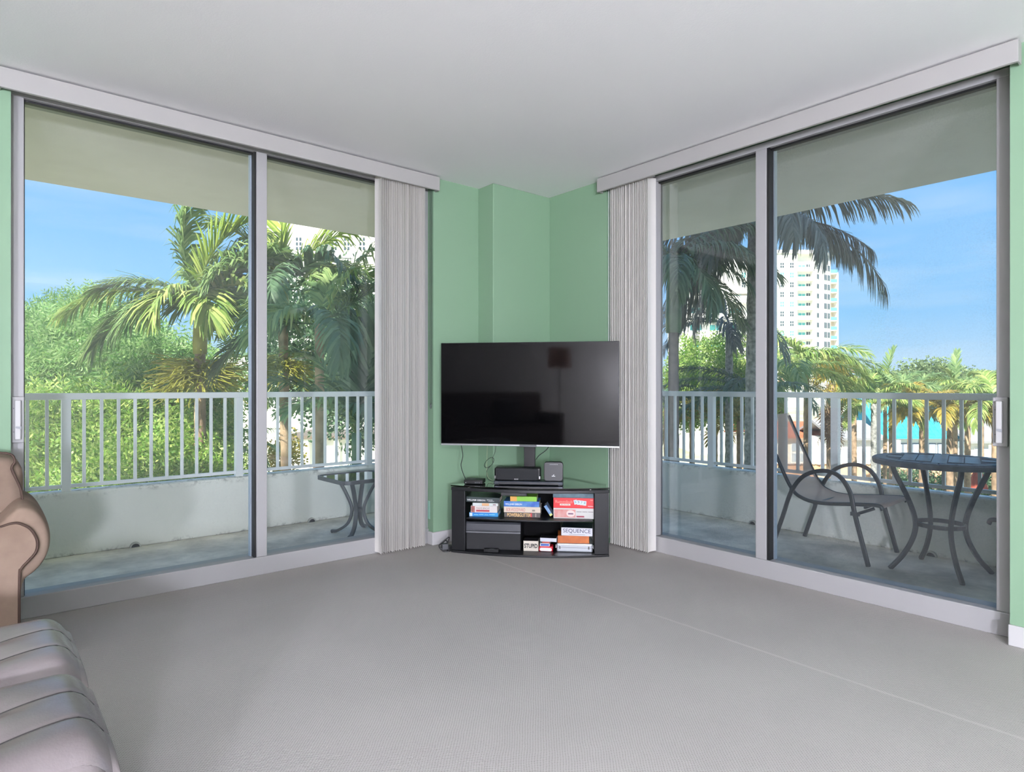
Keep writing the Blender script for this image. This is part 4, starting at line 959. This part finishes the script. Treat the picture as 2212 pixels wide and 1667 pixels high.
palm('palm_tree', 770, 935, 7.8, [(95, 86, 60, 1.2, L_dark, .3), (60, 78, 30, 1.15, L_dark, .4), (160, 70, 5, 1.2, L_mid), (200, 60, -10, 1.0, L_dark), (10, 65, 20, 1.0, L_dark), (300, 55, -30, .8, L_dark), (240, 50, -30, .9, L_mid), (130, 80, 35, 1.2, L_dark)],
     L_dark, 'low dark palm clump below the rail by the left blinds', rb=.07, rt=.06, tm=M_shaftg, L=1.35, ll=.46, lw=.05, droop=.5, nl=36, seed=6)
palm('palm_tree', 500, 800, 13.5, ring(11, seed=8), L_mid, 'smaller palm half hidden by the left door mullion', rb=.1, rt=.08, L=1.8, ll=.5, droop=.7, nl=30, seed=8)
palm('palm_tree', 500, 985, 10.5, [(175, 40, -30, 1.0), (190, 15, -50, 1.0), (0, 40, -40, .9), (330, 30, -60, .9), (230, 50, -30, .8), (90, 60, -20, .9), (20, 60, 0, .8)], L_mid, 'young palm with drooping fronds low behind the left railing', rb=.07, rt=.06, L=1.0, ll=.34, lw=.026, droop=.9, nl=34, seed=9)

# ---- leafy trees
def sprigs(blobs, pairs, ll, lw, seed, up=.1):
    r = np.random.default_rng(seed); Vs = []
    for (c, rad, n) in blobs:
        d = r.normal(size=(n, 3)); d /= np.linalg.norm(d, axis=1, keepdims=True); rad = np.array(rad)
        lump = 1 + .22 * np.sin(d[:, :1] * 7 + c[0]) * np.cos(d[:, 1:2] * 6 + c[1]) + .15 * np.sin(d[:, 2:3] * 9)
        P = np.array(c) + d * rad * lump * (r.uniform(.25, 1, (n, 1)) ** .45)
        D = d * .7 + r.normal(0, .55, (n, 3)) + np.array([0, 0, up]); D /= np.linalg.norm(D, axis=1, keepdims=True)
        X = np.cross(D, r.normal(size=(n, 3))); X /= np.linalg.norm(X, axis=1, keepdims=True); Nn = np.cross(D, X)
        for k in range(pairs):
            for s in (1, -1):
                f = k / max(pairs - 1, 1); b0 = P + D * ll * 2.6 * f * .8 + Nn * (-.25 * ll * f * f)
                ld = X * s * .85 + D * .6 + Nn * r.normal(0, .15, (n, 1)); ld /= np.linalg.norm(ld, axis=1, keepdims=True)
                w = np.cross(ld, Nn); w /= np.linalg.norm(w, axis=1, keepdims=True); l = ll * r.uniform(.75, 1.15, (n, 1)) * (1 - .35 * f)
                Vs.append(np.stack([b0, b0 + ld * l * .5 + w * lw / 2, b0 + ld * l, b0 + ld * l * .5 - w * lw / 2], 1).reshape(-1, 3))
    V = np.concatenate(Vs); return V, np.arange(len(V)).reshape(-1, 4)
def tree(name, base, blobs, lm, label, pairs=5, ll=.10, lw=.028, seed=1, rb=.10, group='leafy trees outside', forks=None, cat='tree'):
    r = empty(name, (base[0], base[1], GZ0), label=label, cat=cat, group=group)
    bl = [((c[0] - base[0], c[1] - base[1], c[2] - GZ0), rad, n) for c, rad, n in blobs]
    V, Q = sprigs(bl, pairs, ll, lw, seed); o = inst('foliage', np_mesh('foliage', V, Q, lm), r); o['kind'] = 'stuff'
    zc = min(c[2] - rad[2] * .6 for c, rad, n in bl); mid = (bl[0][0][0] * .5, bl[0][0][1] * .5, max(zc, .5))
    MB().tube(spline([(0, 0, 0), (mid[0] * .4, mid[1] * .4, mid[2] * .6), mid], 6), [rb * (1.1 - .4 * i / 12) for i in range(13)], 9).build('trunk', M_bark, r, smooth=True)
    for c, rad, n in bl:
        e = (c[0], c[1], c[2] + rad[2] * .3); m2 = [(a + b_) / 2 + random.uniform(-.15, .15) for a, b_ in zip(mid, e)]
        MB().tube(spline([mid, m2, e], 6), [rb * (.62 - .5 * i / 12) for i in range(13)], 6).build('branch', M_bark, r, smooth=True)
    return r
tree('feathery_tree', at(250, 900, 11.2)[:2], [(at(230, 800, 11.2), (1.15, 1.15, .85), 2400), (at(110, 790, 12), (1.0, 1.0, .85), 1900), (at(340, 850, 10.8), (.95, .95, .85), 1900), (at(60, 760, 13), (.9, .9, .6), 700), (at(180, 690, 13.5), (.7, .7, .45), 500), (at(70, 880, 11), (.9, .9, .8), 900)],
     L_feather, 'tall feathery green tree filling the left door view', 6, .17, .026, 21, .12)
tree('feathery_tree', at(240, 1010, 9.8)[:2], [(at(150, 960, 10), (1.1, 1.0, .7), 2100), (at(300, 950, 10), (1.0, .9, .7), 2000), (at(60, 980, 9.6), (.8, .8, .7), 1300), (at(400, 900, 11), (.7, .8, .8), 1300)],
     L_shrub, 'lower yellow-green tree behind the left railing balusters', 5, .17, .027, 22, .10)
tree('leafy_shrub', at(300, 1040, 9)[:2], [(at(330, 1030, 9), (1.0, .8, .5), 1500), (at(150, 1050, 9), (1.0, .8, .5), 1400), (at(430, 1040, 9.5), (.6, .6, .5), 500)], L_shrub, 'bright shrub peeping over the left parapet', 4, .13, .034, 23, .06, cat='shrub')
tree('background_tree', at(690, 800, 15)[:2], [(at(680, 760, 15), (1.6, 1.4, 1.5), 1300), (at(780, 800, 14), (1.3, 1.3, 1.8), 1100)], L_dark, 'dense dark tree behind the palms in the narrow left pane', 3, .20, .07, 24, .14)
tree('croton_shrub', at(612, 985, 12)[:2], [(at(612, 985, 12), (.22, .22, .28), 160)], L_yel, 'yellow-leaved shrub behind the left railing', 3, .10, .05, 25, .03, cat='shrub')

# ---- right: dark palms in the shade of the building
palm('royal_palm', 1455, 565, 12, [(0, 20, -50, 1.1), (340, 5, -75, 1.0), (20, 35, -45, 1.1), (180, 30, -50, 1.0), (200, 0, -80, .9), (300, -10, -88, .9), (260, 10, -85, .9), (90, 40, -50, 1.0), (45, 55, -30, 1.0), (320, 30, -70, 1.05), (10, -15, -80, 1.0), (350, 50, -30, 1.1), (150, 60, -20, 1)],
     L_dark, 'royal palm with smooth green crownshaft beside the right blinds', rb=.12, rt=.095, tm=mat('royal_bark_shaded', (116, 108, 100), .9, col2=(92, 86, 80), vscale=10), shaft=(M_shaftg, 1.35, .15), L=1.85, ll=.60, lw=.034, droop=1.3, lift=.15, nl=66, seed=31)  # bark colour darkened for the shade the trunk stands in
palm('coconut_palm', 1632, 470, 13, [(3, 26, -20, 1.22, None, .5), (-6, 2, -42, .95), (-14, -4, -70, 1.18), (8, 10, -58, .9), (180, 25, -40, 1.1), (172, 5, -65, 1.15), (190, -12, -75, 1.2), (200, -30, -85, 1.05), (165, -25, -80, 1.2), (90, 40, -50, 1.0), (270, 20, -85, .9), (300, 5, -85, .9), (230, 10, -80, 1.0), (20, 50, -10, 1.0), (150, 50, -15, 1.0), (178, -45, -88, 1.0)],
     L_grey, 'tall dark coconut palm with speckled trunk behind the right door mullion', rb=.20, rt=.155, tm=M_trunkg, L=2.6, ll=.82, lw=.036, droop=2.2, lift=-.15, nl=92, seed=32, lean=(-.15, .1))
palm('coconut_palm', 1575, 700, 16, [(0, -10, -70, .45), (180, 30, -40, 1.0), (200, 10, -60, 1.0), (340, 0, -85, .55), (120, 60, -20, .7), (250, 20, -80, .9), (300, 10, -80, .9), (150, 20, -50, 1.0), (90, 60, -10, .9)], L_grey, 'dark palm between the royal palm and the speckled trunk', rb=.12, rt=.09, tm=M_trunkg, L=2.3, ll=.6, lw=.03, droop=1.3, nl=64, seed=33)
palm('coconut_palm', 1640, 850, 15, [(180, 25, -25, 1.1), (170, 40, -20, 1.0), (190, 10, -45, 1.0), (0, 30, -50, .8), (300, 30, -70, .8), (150, 15, -40, 1.1), (230, 35, -50, .9)], L_dark, 'low palm with long leftward fronds at the right railing', rb=.1, rt=.08, tm=M_trunkg, L=2.2, ll=.5, lw=.03, droop=.9, nl=60, seed=34)
for i, (u, v, d, lm, lab) in enumerate([(1495, 905, 17, L_yel, 'yellow-lit small palm left of the first right railing post'), (1545, 890, 19, L_coco, 'small green palm at the first right railing post'), (1597, 910, 17, L_yel, 'yellow-green small palm beside the speckled trunk'), (1440, 880, 16, L_dark, 'small dark palm at the edge of the right blinds')]):
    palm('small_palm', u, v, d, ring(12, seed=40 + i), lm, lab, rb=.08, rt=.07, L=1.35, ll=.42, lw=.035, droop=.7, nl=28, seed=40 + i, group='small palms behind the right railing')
tree('understorey_tree', at(1540, 850, 19)[:2], [(at(1530, 800, 19), (1.1, 1.0, .8), 1100), (at(1480, 860, 18), (.9, .8, .8), 900), (at(1600, 860, 19), (.9, .8, .8), 900)], L_shrub, 'bright leafy tree low between the royal palm and the speckled trunk', 4, .17, .045, 29, .09)
# ---- right: sunlit palms further off
PR = [('coconut_palm', 1688, 812, 19, 2.7, L_coco, 'big sunlit coconut palm left of the white tower foot', 13), ('coconut_palm', 1742, 800, 22, 2.6, L_coco, 'sunlit coconut palm in front of the white tower', 13),
      ('coconut_palm', 1888, 872, 21, 1.9, L_coco, 'young coconut palm above the left edge of the round table', 11), ('coconut_palm', 1926, 862, 24, 1.9, L_mid, 'palm with green shaft in front of the turquoise roof', 11),
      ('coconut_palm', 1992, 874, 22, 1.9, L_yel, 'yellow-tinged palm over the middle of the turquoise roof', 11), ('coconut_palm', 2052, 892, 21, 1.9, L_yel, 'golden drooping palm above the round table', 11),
      ('coconut_palm', 2090, 868, 24, 2.0, L_coco, 'palm near the right end of the turquoise roof', 11), ('coconut_palm', 2150, 870, 20, 1.9, L_coco, 'palm beside the right door handle', 11),
      ('coconut_palm', 1845, 850, 27, 2.0, L_coco, 'distant palm right of the thatched fan palm', 11), ('coconut_palm', 1965, 850, 30, 2.2, L_mid, 'distant palm under the broad tree', 11), ('coconut_palm', 2120, 850, 30, 2.2, L_mid, 'distant palm left of the door handle', 11)]
for i, (nm, u, v, d, L, lm, lab, nf) in enumerate(PR):
    sh = (M_shaftg, .7, .11) if i in (3,) else None
    palm(nm, u, v, d, ring(nf + 1, seed=60 + i), lm, lab, rb=.12, rt=.09, tm=M_trunk if i != 2 else M_trunkg, shaft=sh, L=L, ll=L * .28, lw=.046, droop=.75, nl=50, seed=60 + i, group='sunlit palms beyond the right railing')
for i, (u, v, d, az, lab) in enumerate([(1912, 838, 26, 20, 'palm with a bare upright spear leaf left of the broad tree'), (2064, 845, 26, 40, 'palm with a tall spear leaf right of the broad tree')]):
    palm('spear_palm', u, v, d, [(az, 88, 60, 1.0, L_mid, .1), (az + 140, 80, 30, .7, L_coco), (200, 50, -30, .8, L_mid), (340, 40, -40, .8, L_mid), (90, 60, 0, .7, L_mid)], L_mid, lab, L=1.7, ll=.40, lw=.05, droop=.4, nl=26, seed=80 + i, rb=.09, rt=.07, group='sunlit palms beyond the right railing')
# fan palm with a skirt of dead leaves
fp = empty('fan_palm', at(1795, 830, 21), label='fan palm with a brown skirt of dead leaves behind the sling chair', cat='palm tree', group='sunlit palms beyond the right railing')
trunk_part(fp, 0, (.05, 0), .15, .14, M_trunk)
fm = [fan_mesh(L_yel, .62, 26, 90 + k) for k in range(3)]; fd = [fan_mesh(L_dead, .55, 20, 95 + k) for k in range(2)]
for i in range(30): inst('fan_leaf', fm[i % 3], fp, (0, 0, random.uniform(-.1, .15)), (random.uniform(-.4, .4), math.radians(random.uniform(-75, 30)), i * 2.4))
for i in range(16): inst('dead_leaf', fd[i % 2], fp, (0, 0, -.25 - .07 * i), (random.uniform(-.3, .3), math.radians(random.uniform(60, 85)), i * 2.4))
tree('broad_tree', at(2010, 850, 58)[:2], [(at(2005, 832, 58), (2.4, 2.6, 1.6), 3200), (at(2055, 838, 58), (1.9, 2, 1.3), 2200), (at(1955, 845, 57), (1.8, 2, 1.1), 1900)], L_broad, 'broad rounded tree on the horizon beyond the round table', 2, .34, .16, 26, .3)
tree('broad_tree', at(2125, 850, 62)[:2], [(at(2125, 845, 62), (2.2, 2, 1.1), 1900), (at(2175, 848, 60), (1.8, 2, 1.2), 1500)], L_broad, 'low rounded tree at the far right horizon', 2, .34, .16, 27, .3)
tree('broad_tree', at(1880, 860, 60)[:2], [(at(1880, 862, 60), (2.2, 2, 1.2), 800)], L_mid, 'low tree on the horizon right of the white tower', 2, .34, .16, 28, .3)
for i, (u, v, d, w) in enumerate([(1985, 1043, 30, 1.2), (2060, 1048, 29, .9), (2135, 1046, 28, .8), (1925, 1040, 31, .8)]):
    tree('hedge', at(u, v, d)[:2], [(at(u, v, d), (w, .5, .55), 500)], L_dark, ('dark hedge under the left half of the round table', 'dark hedge under the middle of the round table', 'dark hedge near the right door handle', 'dark hedge left of the round table')[i], 2, .14, .08, 100 + i, .05, group='dark hedges at the houses', cat='hedge')

# ---- buildings
M_bw = mat('building_white', (250, 246, 238), .85); M_cream = mat('building_cream', (240, 226, 212), .85)
M_win = mat('window_glass_dark', (70, 84, 92), .15); M_turq = mat('turquoise_glass', (110, 200, 196), .2); M_recess = mat('balcony_recess', (196, 176, 158), .9); M_slabsh = mat('slab_white', (250, 246, 240), .85)
def local(u, d): k = (u - 1106.0) / FPX * d; return k
def bld(name, u, d, label, extra=0.0):
    p = at(u, 834, d); return empty(name, (p[0], p[1], GZ0), -YAW + extra, label=label, cat='building', group='buildings outside')
def win_mesh(w, h, cols=2, rows=2, m=None, fm=None):
    b = MB(); b.box(-w / 2, w / 2, -.02, .04, 0, h); b.cur = 1; g_ = .08
    for i in range(cols):
        for j in range(rows):
            b.box(-w / 2 + (w / cols) * i + g_, -w / 2 + (w / cols) * (i + 1) - g_, -.05, 0, (h / rows) * j + g_, (h / rows) * (j + 1) - g_)
    return b.mesh('window', [fm or M_bw, m or M_win])
WM1 = win_mesh(1.25, 1.7); WM2 = win_mesh(2.2, 1.9, 2, 1, M_turq); WM3 = win_mesh(1.3, 1.6, 2, 1); WM4 = win_mesh(1.5, 1.9, 2, 1); WMt = win_mesh(1.25, 1.7, 2, 2, M_turq)
tw = bld('apartment_tower', 1760, 196, 'tall white apartment tower with turquoise balconies on the right')
TF = 42.0 - GZ0
MB().prism([(-29, 1.6), (-5.8, 1.6), (-5.8, 0), (-5.4, 0), (-5.4, 1.6), (-.5, 1.6), (-.5, 0), (0, 0), (7.4, 5), (7.4, 20), (-29, 20)], 0, TF).build('wall', M_bw, tw)
MB().box(-29, -5.8, 0, 1.6, 0, TF).build('front_wall', M_bw, tw); MB().box(9.5, 9.9, 5.0, 18, 0, TF - 5).build('wing_wall', M_bw, tw); MB().box(7.4, 9.9, 7.5, 18, 0, TF - 5).build('wing_wall', M_cream, tw)
MB().prism([(-30, -.5), (.5, -.5), (8, 4.6), (8, 20), (-30, 20)], TF, TF + 1.0).build('roof_parapet', M_bw, tw)
for f in range(3, 15):
    z = 3.0 * f
    for x in (-10.1, -7.1, -13.2, -18, -22): inst('window', WM1 if (f + int(x)) % 3 else WMt, tw, (x, -.02, z + .9))
    MB().box(-5.4, -.5, -.05, 1.6, z, z + .25).build('balcony_slab', M_slabsh, tw); MB().box(-5.4, -.5, -.15, 0, z + .25, z + 1.2).build('balcony_front', M_bw, tw)
    inst('balcony_door', WM2, tw, (-3.3, 1.58, z + .3)); inst('window', WM3, tw, (-1.3, 1.58, z + .8))
    for t in (.18, .66, .86):
        inst('window', WM3 if t < .3 else WM4, tw, (7.4 * t + .03, 5 * t - .05, z + .6), (0, 0, math.atan2(5, 7.4)))
    MB().box(7.4, 9.9, 5.0, 7.5, z, z + .25).build('balcony_slab', M_slabsh, tw); MB().box(7.5, 9.5, 5.0, 5.06, z + .25, z + 1.3).build('glass_rail', M_turq, tw)
md = bld('midrise_building', 1560, 110, 'white mid-rise block with turquoise balconies behind the dark palms')
MB().box(-6, 8, 2, 14, 0, 22.5).build('wall', M_bw, md); MB().box(-6.5, 8.5, 0, 2, 22.5, 23.3).build('roof_slab', M_bw, md)
for f in range(2, 8):
    z = 3.0 * f; MB().box(-6, 8, 0, 2, z, z + .3).build('balcony_slab', M_slabsh, md); MB().box(-6, 8, 0, .1, z + .3, z + 1.1).build('balcony_front', M_bw, md)
    for x in (-4, -.5, 3, 6): inst('balcony_door', WM2, md, (x, 1.98, z + .4))
for x in (-6, 1, 7.7): MB().box(x, x + .4, 0, .4, 0, 22.5).build('column', M_bw, md)
ob = bld('low_white_building', 1585, 60, 'low white building glimpsed under the dark palms')
MB().box(-3.5, 3.0, 0, 8, 0, 9.6).build('wall', M_bw, ob); MB().box(-3.8, 3.3, -.3, 8.3, 9.6, 9.9).build('roof_slab', M_bw, ob)
for x in (-2.2, -.4, 1.6): inst('window', WM4, ob, (x, -.03, 6.3)); inst('window', WM4, ob, (x, -.03, 3.0))
lb = bld('left_apartment_block', 575, 70, 'white apartment block with slim windows behind the narrow left pane')
MB().box(0, 16, 0, 12, 0, 26).build('wall', M_bw, lb); MB().box(-6.2, 0, 1, 10, 0, 9.7).build('low_wing', M_bw, lb); MB().box(5.4, 6.6, -1.2, 0, 0, 26).build('wall_bay', M_cream, lb); MB().box(-.3, 16.3, -.4, 12.3, 26, 26.8).build('roof_slab', M_bw, lb)
WM5 = win_mesh(.75, 1.55, 2, 3)
for f in range(2, 9):
    for x in (.9, 1.9, 3.6, 7.5, 8.9, 10.6, 13): inst('window', WM5, lb, (x, -.03, 2.95 * f + .7))
lw_ = bld('garden_house', 715, 38, 'low white garden building below the left railing')
MB().box(-2.6, 2.9, 0, 5, 0, 3.3).build('wall', M_bw, lw_); MB().box(-2.9, 3.2, -.4, 5.3, 3.3, 3.5).build('roof_slab', mat('roof_brown', (110, 96, 84), .8), lw_)
for x in (-1.4, .4, 2.0): MB().box(x - .14, x + .14, -.3, 0, 0, 3.3).build('column', M_bw, lw_)
# houses on the right
M_roofT = mat('turquoise_roof', (70, 190, 222), .35, col2=(50, 176, 214), vscale=3); M_roofG = mat('grey_roof', (150, 150, 150), .8); M_roofR = mat('rust_tile_roof', (190, 112, 76), .8, col2=(160, 86, 58), vscale=4)
def house(name, u, d, w, eave, ridge, dep, roofm, wallm, label, wins, seams=0, posts=()):
    r = bld(name, u, d, label); r['group'] = 'houses beyond the promenade'
    MB().box(-w / 2, w / 2, 0, dep, 0, eave).build('wall', wallm, r)
    o = .45; rf = MB().prism_x([(-o, eave), (dep / 2, ridge), (dep + o, eave), (dep + o, eave + .14), (dep / 2, ridge + .16), (-o, eave + .14)], -w / 2 - o, w / 2 + o).build('roof', roofm, r)
    for i in range(seams):
        x = -w / 2 - o + (w + 2 * o) * (i + .5) / seams; MB().prism_x([(-o, eave + .14), (dep / 2, ridge + .16), (dep / 2, ridge + .21), (-o, eave + .19)], x - .02, x + .02).build('roof_seam', roofm, rf)
    for x, z, wm in wins: inst('window', wm, r, (x, -.03, z))
    for x in posts: MB().box(x - .1, x + .1, -1.6, -1.4, 0, eave).build('porch_post', M_bw, r)
    return r
WG = win_mesh(1.7, 1.9, 3, 2, mat('pale_window_glass', (176, 190, 206), .2), mat('window_frame_grey', (120, 128, 138), .6)); WG2 = win_mesh(1.1, 1.5, 2, 2, MATS['pale_window_glass'])
house('turquoise_roof_house', 1992, 45, 5.4, 2.75, 5.6, 6, M_roofT, M_bw, 'white house with a turquoise metal roof behind the round table', [(-1.7, .5, WG), (.1, .5, WG), (1.9, .5, WG)], 14, (-2.6, .9, 2.6))
house('grey_gable_house', 1850, 42, 2.6, 2.9, 3.9, 5, M_roofG, M_bw, 'white house with a grey roof left of the turquoise one', [(-.5, .9, WG2), (.7, .9, WG2)], 0, (-1.2, 1.25))
house('rust_roof_house', 1700, 46, 4.6, 2.7, 3.6, 5, M_roofR, M_cream, 'cream house with a rust tile roof behind the sling chair', [(-1.2, .9, WG2), (.8, .9, WG2)])
house('far_white_house', 2150, 43, 3.4, 2.6, 4.0, 5, M_roofG, M_bw, 'white house with a grey gable at the right door edge', [(-.9, .8, WG2), (.5, .8, WG2)], 0, (-1.4, -.2, 1.1))
# promenade wall and its white rail
pm = empty('promenade_rail', (*at(1775, 834, 36)[:2], GZ0), -YAW, label='white picket rail on the promenade behind the sling chair', cat='railing')
MB().box(-4.2, 4.0, -.03, .03, 2.62, 2.68).build('top_rail', M_white, pm); MB().box(-4.2, 4.0, -.02, .02, 2.06, 2.10).build('bottom_rail', M_white, pm)
pk = MB().box(-.015, .015, -.015, .015, 2.0, 2.62).mesh('picket', M_white)
for i in range(42): inst('picket', pk, pm, (-4.15 + i * .195, 0, 0))
for i in range(5): MB().box(-4.2 + i * 2.0, -4.12 + i * 2.0, -.04, .04, 2.0, 2.7).build('post', M_white, pm)
MB().box(-5, 14, -.3, .3, 0, 2.0).build('promenade_wall', mat('terracotta_wall', (216, 158, 118), .9, col2=(226, 190, 156), vscale=1.2), loc=(*at(1775, 834, 36.4)[:2], GZ0), rot=(0, 0, -YAW), label='terracotta retaining wall under the promenade rail', cat='wall')
um = empty('patio_umbrella', (*at(2112, 834, 27)[:2], GZ0), 0, label='closed rust-red patio umbrella below the round table', cat='umbrella')
MB().tube([(0, 0, 0), (0, 0, 3.0)], .03, 8).build('pole', M_trim, um)
MB().lathe([(.04, 3.0), (.18, 2.75), (.30, 2.35), (.38, 2.1)], 12).build('canopy', mat('rust_canvas', (178, 84, 58), .8, col2=(150, 62, 44), vscale=6), um)
